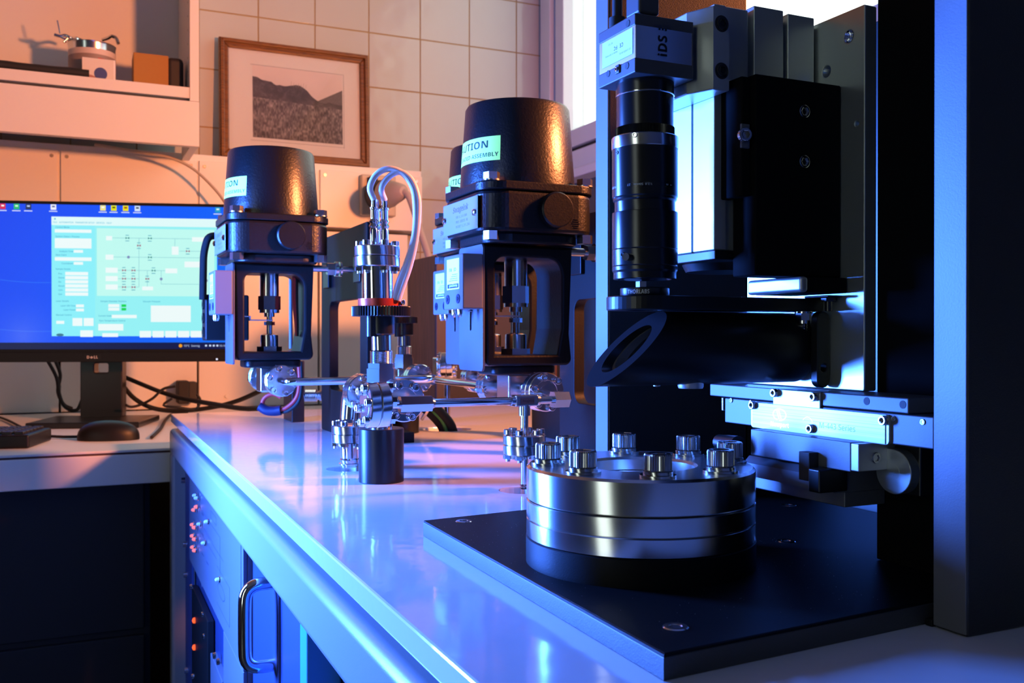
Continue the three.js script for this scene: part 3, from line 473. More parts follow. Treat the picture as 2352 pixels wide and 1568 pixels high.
{ // what is built into the bench side; pixels are turned into places on the plane of each front
  const loc = (px, py, x) => { const p = onX(px, py, x); const [a, b] = toBench(p[0], p[2]); return [a, p[1], b]; };
  const t = thing('control_panel', 'pale control panel with status lights and a printed gas diagram', 'panel'), X = 0.149;
  const zA = loc(434, 1200, X)[2], zB = loc(562, 1300, X)[2], yT = -0.066, xa = loc(500, 1200, X)[0];
  const prn = canvasTex(1024, 1024, (c, W, H) => {
    c.fillStyle = '#61646f'; c.fillRect(0, 0, W, H); c.strokeStyle = '#2a3050'; c.lineWidth = 4; const l = (...p) => { c.beginPath(); p.forEach(([x, y], i) => i ? c.lineTo(x, y) : c.moveTo(x, y)); c.stroke(); };
    l([170, 250], [700, 250], [700, 600]); l([170, 400], [560, 400]); l([260, 500], [640, 500]); l([420, 420], [760, 420]); l([640, 560], [860, 560], [860, 900], [640, 900]); c.strokeRect(520, 120, 110, 70); c.beginPath(); c.arc(720, 730, 60, 0, 7); c.stroke();
    c.fillStyle = '#23294a'; for (let i = 0; i < 16; i++) c.fillRect(100 + (i % 4) * 110, 60 + Math.floor(i / 4) * 210, 46, 9);
  });
  const yB = Math.max(loc(562, 1560, X)[1], -0.33), z0 = zA - 0.03;
  part(t, 'panel_sheet', bx(xa, xa + 0.004, -0.196, yT, z0, zB, 0.001), M.greyPaint); const zP = loc(513, 1450, X)[2]; part(t, 'panel_post', bx(xa, xa + 0.004, -0.62, -0.196, zP, zB, 0.001), M.greyPaint);
  decal(t, 'diagram', zB - z0 - 0.02, 0.124, [xa - 0.0002, -0.131, (z0 + zB) / 2], [-1, 0, 0], [0, 1, 0], prn, { roughness: 0.4 });
  part(t, 'panel_return', bx(xa + 0.0041, xa + 0.03, -0.62, yT, zB - 0.004, zB, 0.0008), M.greyPaint);
  const led = (px, py, red) => { const p = loc(px, py, X - 0.0005), m = part(t, 'status_light', lathe([[0, 0], [0.0024, 0], [0.0024, 0.0028], [0.002, 0.0044], [0.001, 0.0053], [0, 0.0056]], [0, 0, 0], [-1, 0, 0], 14), red ? M.ledRed : M.ledOff); m.position.set(p[0] - 0.0004, p[1], p[2]); part(m, 'light_bezel', lathe([[0.0024, 0], [0.0036, 0], [0.0032, 0.0012], [0.0024, 0.0012]], [0, 0, 0], [-1, 0, 0], 14), M.steel); };
  const LED = [[190, 225, 0], [213, 262, 0], [213, 382, 1], [175, 425, 1], [355, 590, 0], [250, 622, 0], [155, 630, 1], [182, 670, 1], [156, 785, 1], [184, 832, 1], [159, 942, 1], [186, 987, 1], [313, 885, 0], [513, 1392, 0]];
  for (const [x, y, r] of LED) led(420 + x / 6.03, 1100 + y / 6.03, r);
  fin(t, BO, BTURN);
  const k = thing('rack_instrument', 'black rack instrument with red indicator lights below the control panel', 'instrument'), X2 = 0.152;
  const a = loc(441, 1400, X2), b = loc(479, 1500, X2), top = loc(441, 1348, X2)[1];
  part(k, 'instrument_body', bx(a[0], a[0] + 0.008, -0.62, top, a[2] - 0.01, b[2], 0.001), M.blackPlastic);
  for (const [px, py] of [[447.5, 1425], [447.5, 1487]]) { const p = loc(px, py, X2), m = part(k, 'indicator', lathe([[0, 0], [0.004, 0], [0.0035, 0.003], [0, 0.0045]], [0, 0, 0], [-1, 0, 0], 14), M.ledOrange); m.position.set(p[0], p[1], p[2]); }
  for (const [px, py] of [[440, 1348], [467, 1412], [470, 1462], [443, 1554]]) { const p = loc(px, py, X2); part(k, 'screw', cyl([p[0], p[1], p[2]], [p[0] - 0.003, p[1], p[2]], 0.004, 0.0035, 12), M.steel); }
  fin(k, BO, BTURN);
  const w = thing('rack_module', 'pale rack module beside the black instrument', 'instrument'), c1 = loc(482, 1480, X2), c2 = loc(511, 1540, X2), c3 = loc(531, 1560, X2);
  part(w, 'module_face', bx(c1[0], c1[0] + 0.008, -0.62, c1[1] - 0.01, c1[2] + 0.001, c2[2], 0.001), M.greyPaint);
  for (const [px, py] of [[494, 1506], [503, 1520]]) { const p = loc(px, py, X2); part(w, 'screw', cyl(p, [p[0] - 0.003, p[1], p[2]], 0.004, 0.0035, 12), M.steel); }
  fin(w, BO, BTURN);
  const f = thing('support_strip', 'grey painted upright strip carrying the rack units', 'upright'), f0 = loc(412, 1300, 0.158), f1 = loc(441, 1300, 0.158);
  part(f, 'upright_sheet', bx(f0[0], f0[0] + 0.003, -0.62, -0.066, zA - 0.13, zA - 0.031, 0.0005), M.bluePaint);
  for (const [px, py] of [[425, 1103], [429, 1250], [430, 1320], [432, 1540]]) { const p = loc(px, py, 0.158); part(f, 'screw', cyl(p, [p[0] - 0.006, p[1], p[2]], 0.005, 0.0045, 12), M.steel); }
  fin(f, BO, BTURN);
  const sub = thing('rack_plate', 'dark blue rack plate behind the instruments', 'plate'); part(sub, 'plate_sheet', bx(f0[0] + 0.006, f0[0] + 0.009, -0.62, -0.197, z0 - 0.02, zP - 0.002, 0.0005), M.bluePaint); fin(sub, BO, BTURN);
  // door with the bow handle
  const d = thing('bench_door', 'blue grey bench door with a bright bow handle', 'door'), XD = 0.156, d0 = loc(566, 1400, XD), d1 = loc(712, 1500, XD), d2 = loc(735, 1500, XD);
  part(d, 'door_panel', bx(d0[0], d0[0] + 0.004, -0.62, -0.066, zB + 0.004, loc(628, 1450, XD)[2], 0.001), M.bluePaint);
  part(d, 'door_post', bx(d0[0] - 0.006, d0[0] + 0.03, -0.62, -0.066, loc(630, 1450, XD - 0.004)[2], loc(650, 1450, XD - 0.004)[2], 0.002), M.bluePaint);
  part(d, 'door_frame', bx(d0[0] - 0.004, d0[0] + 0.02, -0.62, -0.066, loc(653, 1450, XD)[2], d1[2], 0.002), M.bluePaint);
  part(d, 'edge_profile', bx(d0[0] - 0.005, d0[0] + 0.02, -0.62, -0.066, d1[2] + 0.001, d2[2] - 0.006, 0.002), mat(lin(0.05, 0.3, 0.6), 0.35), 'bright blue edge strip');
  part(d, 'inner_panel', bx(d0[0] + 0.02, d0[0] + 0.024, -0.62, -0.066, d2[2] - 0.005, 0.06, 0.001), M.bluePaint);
  const [hx, hz] = toBench(0.125, -0.782), [mx] = toBench(0.1525, -0.782);
  part(d, 'handle', pipe([[mx + 0.004, -0.076, hz], [hx, -0.076, hz], [hx, -0.1425, hz], [mx + 0.004, -0.1425, hz]], 0.0052, 0.013, 18), M.chrome, 'polished chrome bow handle');
  fin(d, BO, BTURN);
}

// ---------------------------------------------------------------- pneumatic bellows valves
const texCaution = canvasTex(1024, 360, (c, W, H) => { c.fillStyle = '#dcff66'; c.fillRect(0, 0, W, H); c.fillStyle = '#15301f'; c.textAlign = 'center'; c.font = 'bold 150px sans-serif'; c.fillText('CAUTION', W / 2 + 40, 165); c.font = 'bold 84px sans-serif'; c.fillText('SPRING LOADED ASSEMBLY', W / 2, 300, W - 40); });
const texPlate = canvasTex(512, 200, (c, W, H) => { c.fillStyle = '#b9b9bd'; c.fillRect(0, 0, W, H); c.fillStyle = '#20203a'; c.font = 'italic 52px serif'; c.fillText('Swagelok', 150, 66); c.fillStyle = '#5a5a78'; c.font = '22px monospace'; ['FOR 6.3-8 BAR', 'PRES SERIES 88', 'PATENT 5,215,286'].forEach((s, i) => c.fillText(s, 200, 108 + i * 32)); });
const texSwitch = canvasTex(256, 300, (c, W, H) => { c.fillStyle = '#e9f2ee'; c.fillRect(0, 0, W, H); c.save(); c.translate(W, H); c.rotate(Math.PI); c.fillStyle = '#16204a'; c.fillRect(14, 14, W - 28, 40); c.fillStyle = '#e9f2ee'; c.font = 'bold 34px sans-serif'; c.fillText('Honeywell', 36, 46); c.fillStyle = '#27305a'; c.font = 'bold 44px sans-serif'; c.fillText('CE', 60, 210); c.fillText('RU', 150, 210); c.font = '18px sans-serif'; for (let i = 0; i < 4; i++) c.fillRect(30, 84 + i * 20, 180 - i * 22, 5); c.restore(); });
const matCaution = mat(lin(1), 0.4, 0, { map: texCaution }), matPlate = mat(lin(1), 0.3, 0.6, { map: texPlate }), matSwitch = mat(lin(1), 0.4, 0, { map: texSwitch });
const valveGeo = {};
function valve(label, x, z, turnLabel = 0) {
  const t = thing('bellows_valve', label, 'valve'), G = valveGeo, P = 0.0745;
  part(t, 'actuator_cap', G.cap ??= lathe([[0, 0.2555], [0.0528, 0.2555], [0.0526, 0.262], [0.0478, 0.3285], [0.0462, 0.3312], [0.043, 0.332], [0, 0.3324]], [0, 0, 0], [0, 1, 0], 64), M.cast);
  if (!G.lab) { const g = new THREE.CylinderGeometry(0.05015, 0.0517, 0.0215, 32, 1, true, -2.35, 1.62); g.translate(0, 0.287, 0); G.lab = clean(g); }
  const lb = part(t, 'caution_label', G.lab, matCaution, 'pale green caution label'); lb.rotation.y = turnLabel;
  const oct = (h, r, k) => { const s = new THREE.Shape(); s.moveTo(-h + r, -h); s.lineTo(h - r, -h); s.quadraticCurveTo(h - r * 0.25, -h + r * 0.1, h, -h + r); s.lineTo(h, h - r); s.quadraticCurveTo(h - r * 0.1, h - r * 0.25, h - r, h); s.lineTo(-h + r, h); s.quadraticCurveTo(-h + r * 0.25, h - r * 0.1, -h, h - r); s.lineTo(-h, -h + r); s.quadraticCurveTo(-h + r * 0.1, -h + r * 0.25, -h + r, -h); return s; };
  part(t, 'actuator_lid', G.lid ??= slab(oct(0.0565, 0.02), 0.2484, 0.256, 0.0012), M.cast);
  part(t, 'actuator_body', G.body ??= join(slab(oct(0.0558, 0.022), 0.213, 0.248, 0.003), slab(oct(0.046, 0.02), 0.204, 0.2135, 0.002)), M.cast);
  for (const [sx, sz] of [[-1, -1], [1, -1], [1, 1], [-1, 1]]) {
    const b = part(t, 'hex_bolt', G.bolt ??= join(hex([0, 0.2572, 0], [0, 0.2632, 0], 0.0125, 0.3), cyl([0, 0.256, 0], [0, 0.2573, 0], 0.0076)), M.zinc); b.position.set(sx * 0.0455, 0, sz * 0.0455);
    const n = part(t, 'hex_nut', G.nut ??= hex([0, 0.2055, 0], [0, 0.213, 0], 0.0125, 0.3), M.zinc); n.position.set(sx * 0.0455, 0, sz * 0.0455);
  }
  part(t, 'boss', G.boss ??= join(lathe([[0.0155, -0.008], [0.0155, 0.006], [0.0142, 0.0075], [0, 0.0075]], [0.01, 0.2325, 0.0558], [0, 0, 1], 40)), M.castSmooth);
  part(t, 'casting_mark', G.mark ??= join(...[-3, -1.5, 0, 1.5, 3].map((k) => bx(-0.004 + Math.abs(k) * 0.0006, 0.004 - Math.abs(k) * 0.0006, k * 0.0012 - 0.0003, k * 0.0012 + 0.0003, -0.0005, 0.0006, 0.0002).translate(0.031, 0.222, 0.0558))), M.castSmooth);
  const np = part(t, 'nameplate', G.np ??= bx(-0.0572, -0.0562, 0.2155, 0.244, -0.041, 0.0415, 0.0004), M.aluBright, 'engraved aluminium nameplate');
  const pl = new THREE.PlaneGeometry(0.08, 0.027); pl.rotateY(-Math.PI / 2); pl.translate(-0.0574, 0.2298, 0.0003); part(np, 'engraving', clean(pl), matPlate);
  for (const q of [-0.036, 0.0365]) part(np, 'rivet', lathe([[0, 0], [0.0034, 0], [0.0028, 0.002], [0, 0.003]], [-0.0572, 0.2295, q], [-1, 0, 0], 14), M.steel);
  if (!G.yoke) {
    const s = new THREE.Shape(); s.moveTo(-0.043, 0.108); s.lineTo(-0.045, 0.203); s.lineTo(0.042, 0.203); s.lineTo(0.039, 0.125); s.lineTo(0.041, 0.106); s.quadraticCurveTo(0.0425, 0.098, 0.036, 0.0965); s.lineTo(-0.04, 0.0965); s.quadraticCurveTo(-0.045, 0.099, -0.043, 0.108);
    const h = new THREE.Path(); h.moveTo(-0.0345, 0.106); h.lineTo(0.027, 0.106); h.lineTo(0.0315, 0.13); h.lineTo(0.0315, 0.178); h.quadraticCurveTo(0.03, 0.191, 0.018, 0.193); h.lineTo(-0.026, 0.193); h.quadraticCurveTo(-0.0345, 0.192, -0.0345, 0.183); h.lineTo(-0.0345, 0.106); s.holes.push(h);
    const g = extr(s, 0.05, 0.002); g.translate(0, 0, -0.023); G.yoke = join(uvBox(g), slab(rrect(-0.033, 0.03, -0.024, 0.022, 0.01), 0.088, 0.097, 0.002));
  }
  part(t, 'yoke', G.yoke, M.castSmooth, 'black cast iron yoke');
  part(t, 'stem', G.stem ??= join(cyl([-0.003, 0.168, 0.003], [-0.003, 0.2, 0.003], 0.0105), cyl([-0.003, 0.145, 0.003], [-0.003, 0.168, 0.003], 0.0058), cyl([-0.003, 0.121, 0.003], [-0.003, 0.145, 0.003], 0.0032, 0.0032, 16)), M.steelFine);
  part(t, 'stem_nut', G.sn ??= join(hex([-0.003, 0.153, 0.003], [-0.003, 0.1685, 0.003], 0.0215, 0.35), cyl([-0.003, 0.1495, 0.003], [-0.003, 0.153, 0.003], 0.011)), M.steelFine);
  part(t, 'lock_nut', G.ln ??= hex([-0.003, 0.1355, 0.003], [-0.003, 0.1395, 0.003], 0.0105, 0.2), M.steel);
  part(t, 'pointer_arm', G.pa ??= join(bx(-0.026, 0, 0.1405, 0.1418, -0.002, 0.008, 0.0004), bx(-0.05, -0.024, 0.1448, 0.146, 0, 0.006, 0.0004), bx(-0.0262, -0.024, 0.1405, 0.146, 0, 0.006, 0.0004)), M.steelBrushV);
  part(t, 'bonnet', G.bonnet ??= join(lathe([[0, 0.126], [0.006, 0.126], [0.0095, 0.1245], [0.0098, 0.123], [0.0098, 0.11]].reverse(), [-0.003, 0, 0.003], [0, 1, 0], 40), hex([-0.003, 0.1055, 0.003], [-0.003, 0.1115, 0.003], 0.024, 0.4)), M.steelFine);
  // limit switch on its bracket
  if (!G.brk) { const s = rrect(-0.026, 0.03, 0.092, 0.2035, 0.004), h = new THREE.Path(); h.moveTo(0.004, 0.134); h.absarc(0.002, 0.13, 0.0022, Math.PI, 2 * Math.PI); h.lineTo(0.0042, 0.15); h.lineTo(-0.0002, 0.15); h.lineTo(-0.0002, 0.13); s.holes.push(h); const g = extr(s, 0.0016, 0.0003); g.rotateY(-Math.PI / 2); g.translate(-0.0455, 0, 0); G.brk = uvBox(g); }
  part(t, 'switch_bracket', G.brk, M.blueAnod, 'pale grey sheet metal bracket');
  const sw = part(t, 'limit_switch', G.sw ??= bx(-0.067, -0.0475, 0.1465, 0.1945, -0.014, 0.032, 0.0015), M.sensorGrey, 'grey limit switch with a printed label');
  const dl = new THREE.PlaneGeometry(0.03, 0.027); dl.rotateY(-Math.PI / 2); dl.translate(-0.0672, 0.1775, 0.0095); part(sw, 'switch_label', clean(dl), matSwitch);
  for (const q of [-0.003, 0.022]) part(sw, 'rivet_ring', join(lathe([[0.0018, 0], [0.0042, 0], [0.0042, 0.0006], [0.0018, 0.0006]], [-0.067, 0.1555, q], [-1, 0, 0], 20), cyl([-0.0671, 0.1555, q], [-0.0678, 0.1555, q], 0.0012, 0.001, 10)), M.blueTube);
  for (const q of [0, 0.014]) part(sw, 'plunger', lathe([[0, 0], [0.0028, 0], [0.0028, 0.004], [0.0018, 0.0065], [0, 0.007]], [-0.062, 0.1465, q], [0, -1, 0], 14), M.steel);
  // pipe fitting under the yoke with its two flanged ports
  part(t, 'valve_body', G.vb ??= join(bx(-0.015, 0.013, 0.06, 0.0885, -0.014, 0.014, 0.002), cyl([0, P, -0.06], [0, P, 0.06], 0.0062, 0.0062, 24)), M.steelFine);
  flangePair(t, [0, P, 0.052], [0, 0, 1], { phase: 0.25 }); flangePair(t, [0, P, -0.052], [0, 0, 1], { phase: 0.25, flip: true });
  const mb = part(t, 'mounting_bolt', G.mb ??= join(cyl([0.03, 0.2, 0.024], [0.0885, 0.2, 0.024], 0.0038, 0.0038, 16), hex([0.058, 0.2, 0.024], [0.067, 0.2, 0.024], 0.013, 0.2), cyl([0.067, 0.2, 0.024], [0.0705, 0.2, 0.024], 0.0085), cyl([0.0725, 0.2, 0.024], [0.0745, 0.2, 0.024], 0.0085)), M.zinc);
  t.position.set(x, BT, z); return t;
}
const V1 = [0.207, -1.107], V2 = [0.373, -0.80], V3 = [0.43, -0.985];
const v1 = valve('black domed valve in front of the computer monitor', ...V1, 0), v2 = valve('black domed valve beside the window post behind the bolted chamber', ...V2, 0), v3 = valve('black domed valve mostly hidden behind the valve beside the window', ...V3, 0);
for (const t of [v1, v2, v3]) { const m = t.children[0]; }
// upright mounting plates with a long slot
function mountPlate(label, x, z0, z1, top) {
  const t = thing('mounting_plate', label, 'plate'), w = z1 - z0, s = rrect(0, w, 0, top, 0.003); s.holes.push(rrect(w * 0.2, w - 0.03, 0.055, top - 0.085, 0.012, THREE.Path));
  const g = extr(s, 0.0105, 0.0006); g.rotateY(-Math.PI / 2); g.translate(x + 0.012, 0, 0); const h = uvBox(g); h.translate(0, 0, z0); part(t, 'slotted_plate', h, M.powder);
  const f = bx(x + 0.0118, x + 0.06, 0, 0.012, z0 + 0.01, z1 - 0.01, 0.001); part(t, 'foot', f, M.powder);
  for (const q of [0.04, w - 0.03]) part(t, 'block', bx(x - 0.0035, x + 0.001, 0.185, 0.215, z0 + q - 0.014, z0 + q + 0.014, 0.001), M.anod);
  return fin(t);
}
mountPlate('black slotted upright plate carrying the valve before the monitor', 0.3005, -1.262, -1.045, 0.252);
mountPlate('black slotted upright plate carrying the valve by the window post', 0.4655, -0.895, -0.735, 0.245);
mountPlate('black slotted upright plate carrying the hidden rear valve', 0.5225, -1.08, -0.915, 0.245);
{ // black post and loose wiring around the left valve
  const t = thing('support_post', 'black square post on the bench under the left valve', 'post'), p = onY(672, 970, 0);
  part(t, 'post_body', bx(p[0] - 0.001, p[0] + 0.017, 0, 0.088, p[2] - 0.06, p[2], 0.001), M.anodV); fin(t);
  const w = thing('wire_loop', 'loop of red and blue sleeved wires under the left valve', 'wires'), A = (px, py, d = 1.2) => atD(px, py, d);
  part(w, 'wire', tube([A(686, 830), A(688, 880), A(680, 915), A(655, 938), A(635, 943), A(610, 940)], 0.0028), M.redWire);
  part(w, 'wire', tube([A(691, 830), A(692, 885), A(685, 922), A(660, 944), A(640, 947)], 0.0022), M.rubber);
  part(w, 'wire', tube([A(604, 934), A(603, 922), A(612, 910), A(630, 905), A(645, 912)], 0.0028), M.redWire);
  part(w, 'sleeve', tube([A(596, 932), A(612, 942), A(630, 944), A(645, 942)], 0.0062), M.blueTube); fin(w);
  const c = thing('cable_connector', 'ribbed metal cable connector at the left mounting plate', 'connector'), a = atD(700, 908, 1.3), b = atD(738, 908, 1.3);
  part(c, 'connector_shell', lathe([[0, 0], [0.0085, 0.0005], ...Array.from({ length: 16 }, (_, i) => [i % 2 ? 0.0085 : 0.0078, 0.001 + i * 0.001]), [0.006, 0.0175], [0.006, 0.02], [0.0072, 0.0205], [0.0072, 0.0235], [0, 0.0235]], a, V(b).sub(V(a)).toArray(), 24), M.steelFine); fin(c);
  const n = thing('connector_box', 'black connector box beside the left valve switch', 'box'), q = atD(480, 735, 1.13);
  part(n, 'box_body', bx(q[0] - 0.005, q[0] + 0.045, 0.118, 0.172, q[2] - 0.024, q[2] + 0.008, 0.002), M.blackPlastic);
  for (let i = 0; i < 3; i++) part(n, 'port_ring', lathe([[0.003, 0], [0.0062, 0], [0.0062, 0.0016], [0.003, 0.0016]], [q[0] - 0.005, 0.128 + i * 0.0165, q[2] - 0.008], [-1, 0, 0], 24), M.blackSatin); fin(n);
  const h = thing('air_hose', 'bent grey air hose at the left valve', 'hose'); part(h, 'hose', pipe([atD(500, 541, 1.13), atD(478, 543, 1.12), atD(468, 580, 1.12), atD(466, 688, 1.12)], 0.0042, 0.02), M.powder); fin(h);
  const r = thing('red_wire_bundle', 'red wires hanging inside the left valve yoke', 'wires'); for (let i = 0; i < 3; i++) part(r, 'wire', tube([atD(674 + i * 4, 632, 1.10), atD(674 + i * 4, 690, 1.10), atD(679 + i * 2, 740, 1.10), atD(681 + i, 772, 1.10)], 0.0016), i === 2 ? M.rubber : M.redWire); fin(r);
  const o = thing('pale_tube', 'pale vertical tube behind the left valve yoke', 'tube'); part(o, 'tube', tube([atD(668, 632, 1.16), atD(668, 700, 1.16), atD(668, 800, 1.16)], 0.0022), M.sensorGrey); fin(o);
}

// ---------------------------------------------------------------- gauge crosses, pipework
const CY0 = 0.072;
function gaugeCross(label, x, z, full) {
  const t = thing('gauge_cross', label, 'vacuum gauge');
  part(t, 'pedestal', lathe([[0, 0], [0.0186, 0], [0.019, 0.0005], [0.019, 0.0446], [0.0184, 0.0452], [0, 0.0452]], [0, 0, 0], [0, 1, 0], 64), M.anod, 'black anodised round pedestal');
  part(t, 'cross_body', join(cyl([0, CY0, -0.05], [0, CY0, 0.05], 0.0095), cyl([0, 0.0452, 0], [0, 0.084, 0], 0.0095), bx(-0.012, 0.012, 0.06, 0.083, -0.012, 0.012, 0.002)), M.steelFine);
  flangePair(t, [0, CY0, 0.0545], [0, 0, 1], { phase: 0.12 }); flangePair(t, [0, CY0, -0.0555], [0, 0, 1], { phase: 0.35 });
  part(t, 'hex_block', hex([0, 0.081, 0], [0, 0.0955, 0], 0.0225, 0.62), M.steelFine);
  part(t, 'hex_washer', hex([0, 0.0955, 0], [0, 0.1, 0], 0.0205, 0.62), M.steelFine);
  const thr = [[0, 0.1]]; for (let i = 0; i < 10; i++) thr.push([0.0096, 0.1 + i * 0.0011], [0.0088, 0.1006 + i * 0.0011]);
  part(t, 'thread', lathe([...thr, [0, 0.1115]], [0, 0, 0], [0, 1, 0], 40), M.steel);
  part(t, 'neck', lathe([[0.0083, 0.111], [0.0083, 0.1235], [0.0075, 0.1245], [0, 0.1245]], [0, 0, 0], [0, 1, 0], 40), M.steel);
  part(t, 'collar', join(lathe([[0, 0.1238], [0.0105, 0.1238], [0.0115, 0.125], [0.0115, 0.14], [0, 0.14]], [0, 0, 0], [0, 1, 0], 40), cyl([-0.009, 0.1225, 0.004], [-0.009, 0.14, 0.004], 0.005)), M.blackSatin, 'black gauge collar');
  const ks = new THREE.Shape(), kr = full ? 0.0248 : 0.0168; for (let i = 0; i <= 120; i++) { const a = i / 60 * Math.PI, q = kr - (i % 2 ? 0.0009 : 0); i ? ks.lineTo(q * Math.cos(a), q * Math.sin(a)) : ks.moveTo(q, 0); }
  part(t, 'knurled_ring', slab(ks, 0.1395, 0.148, 0.0006), M.blackSatin, 'black knurled ring');
  if (!full) { t.position.set(x, BT, z); return t; }
  const up = new THREE.Group();
  part(t, 'red_ring', lathe([[0, 0.148], [0.0186, 0.148], [0.0186, 0.1543], [0, 0.1543]], [-0.001, 0, 0], [0, 1, 0], 48), M.red, 'red anodised clamp ring');
  screw(t, 'clamp_screw', [0.0135, 0.1512, 0.0125], [0.55, 0, 1], 0.0025, 0.0025);
  part(t, 'gauge_tube', lathe([[0.013, 0.154], [0.013, 0.182], [0, 0.182]], [-0.0035, 0, 0], [0, 1, 0], 48), M.chrome);
  flangePair(t, [-0.0035, 0.1898, 0], [0, 1, 0], { R: 0.019, t: 0.0085, phase: 0.4 });
  const feeds = [[-0.0075, 0.004], [-0.003, -0.005], [0.0015, 0.0045]];
  for (const [fx, fz] of feeds) part(t, 'feedthrough', lathe([[0.0034, 0.197], [0.0034, 0.212], [0.0029, 0.2135], [0.0042, 0.215], [0.003, 0.2175], [0.0042, 0.219], [0.003, 0.221], [0.003, 0.2285], [0.0036, 0.229], [0.0036, 0.2305], [0.0026, 0.231], [0.0022, 0.2385], [0, 0.2385]], [fx, 0, fz], [0, 1, 0], 20), M.chrome);
  t.position.set(x, BT, z);
  const px = { A: (a, b) => atD(a, b, 0.80) };
  const loop = (label2, pts) => { const w = thing('gauge_lead', label2, 'cable'); part(w, 'lead', tube(pts, 0.0026, 60, 12), M.pale); return fin(w); };
  const f0 = (i) => [x + feeds[i][0], 0.2375, z + feeds[i][1]];
  loop('pale gauge lead arching highest over the red ring gauge', [f0(0), px.A(850, 432), px.A(866, 400), px.A(893, 388), px.A(925, 398), px.A(948, 430), px.A(955, 480), px.A(952, 540), px.A(935, 600), px.A(915, 650), px.A(905, 688)]);
  loop('pale gauge lead arching from the middle feedthrough to the clamp screw', [f0(2), px.A(876, 432), px.A(895, 405), px.A(918, 395), px.A(942, 410), px.A(959, 450), px.A(960, 500), px.A(953, 560), px.A(938, 620), px.A(922, 665), px.A(914, 690)]);
  return t;
}
const C1 = [0.238, -0.783], C2 = [0.386, -1.17];
gaugeCross('tall chrome vacuum gauge with a red ring on a black round pedestal', ...C1, true);
gaugeCross('chrome vacuum gauge cross on a pedestal behind the red ring gauge', ...C2, false);
{ // front manifold
  const t = thing('pipe_manifold', 'polished front pipe with hex fittings and a tee dropping to the bench', 'pipe'), z = -0.69, y = 0.0715;
  flangePair(t, [0.2057, y, z], [-1, 0, 0], { phase: 0.3 });
  part(t, 'blank_disc', lathe([[0, 0], [0.0095, 0], [0.0095, 0.0006], [0, 0.0007]], [0.2057 - 0.008, y, z], [-1, 0, 0], 32), M.steelFine);
  part(t, 'pipe', join(cyl([0.213, y, z], [0.225, y, z], 0.0031, 0.0031, 20), cyl([0.248, y, z], [0.319, y, z], 0.0032, 0.0032, 20), cyl([0.338, y, z], [0.355, y, z], 0.0032, 0.0032, 20)), M.steel);
  part(t, 'hex_fitting', join(hex([0.224, y, z], [0.249, y, z], 0.0115, 0), cyl([0.249, y, z], [0.2515, y, z], 0.0046, 0.0036)), M.steelFine);
  part(t, 'port_stub', cyl([0.2365, y, z], [0.2375, y, C1[1] + 0.0636], 0.0032, 0.0032, 20), M.steel);
  const tx = canvasTex(128, 48, (c, W, H) => { c.fillStyle = '#77777a'; c.fillRect(0, 0, W, H); c.fillStyle = '#333'; c.font = 'italic 24px serif'; c.fillText('Swagelok', 16, 32); });
  part(t, 'tee', join(bx(0.3185, 0.3385, y - 0.0045, y + 0.0045, z - 0.0045, z + 0.0045, 0.0012), cyl([0.328, y - 0.012, z], [0.328, y - 0.003, z], 0.0046, 0.0046, 20), cyl([0.316, y, z], [0.3186, y, z], 0.0042, 0.0046, 20), cyl([0.3384, y, z], [0.341, y, z], 0.0046, 0.0042, 20)), M.steelFine);
  decal(t, 'engraving', 0.012, 0.005, [0.3285, y, z + 0.0046], [0, 0, 1], [0, 1, 0], tx, { metalness: 0.8, roughness: 0.3 });
  part(t, 'drop_pipe', join(cyl([0.328, -0.03, z], [0.328, y - 0.012, z], 0.0031, 0.0031, 20), lathe([[0.0031, 0], [0.0038, 0.001], [0.0031, 0.002], [0.0038, 0.003], [0.0031, 0.004]], [0.328, 0.001, z])), M.steel);
  flangePair(t, [0.328, 0.0366, z], [0, 1, 0], { phase: 0.2 });
  part(t, 'end_fitting', join(hex([0.353, y, z], [0.3665, y, z], 0.0125, 0), lathe([[0.0062, 0], [0.004, 0.0022], [0, 0.0022]], [0.3665, y, z], [1, 0, 0], 6)), M.steelFine);
  part(t, 'port_stub', cyl([0.361, y, z], [0.3715, y + 0.002, V2[1] + 0.06], 0.0034, 0.0034, 20), M.steel); fin(t);
  const e = thing('elbow_line', 'chrome elbow pipe dropping into the bench behind the black pedestal', 'pipe'), ez = -0.872, ex = 0.235;
  part(e, 'elbow', pipe([[C1[0], CY0, C1[1] - 0.063], [C1[0] - 0.001, CY0, ez], [ex, 0.046, ez]], 0.0095, 0.022, 24), M.steel);
  flangePair(e, [ex, 0.0325, ez], [0, 1, 0], { phase: 0.15 });
  part(e, 'drop_pipe', lathe([[0.0088, -0.03], [0.0088, 0.003], [0.0105, 0.0035], [0.0105, 0.005], [0.0088, 0.0055], [0.0088, 0.008], [0.0098, 0.0085], [0.0088, 0.01], [0.0088, 0.0255]], [ex, 0, ez], [0, 1, 0], 32), M.steel); fin(e);
  const a = thing('crossing_pipe', 'thin polished pipe from the left valve to the rear gauge cross', 'pipe');
  part(a, 'pipe', pipe([[V1[0], 0.0745, V1[1] + 0.0605], [V1[0] + 0.001, 0.0745, V1[1] + 0.082], [0.372, 0.0745, V1[1] + 0.082], [C2[0], 0.0735, C2[1] + 0.0635]], 0.0043, 0.014, 16), M.steel); fin(a);
  const b = thing('link_pipe', 'polished pipe from the rear gauge cross to the valve by the window', 'pipe');
  part(b, 'pipe', pipe([[C2[0] + 0.008, CY0, C2[1] + 0.0635], [C2[0] + 0.004, CY0, C2[1] + 0.09], [V2[0], 0.0735, V2[1] - 0.0615]], 0.0043, 0.01, 16), M.steel); part(b, 'fitting', hex([C2[0] + 0.002, CY0, C2[1] + 0.085], [C2[0], CY0, C2[1] + 0.105], 0.012), M.steelFine); fin(b);
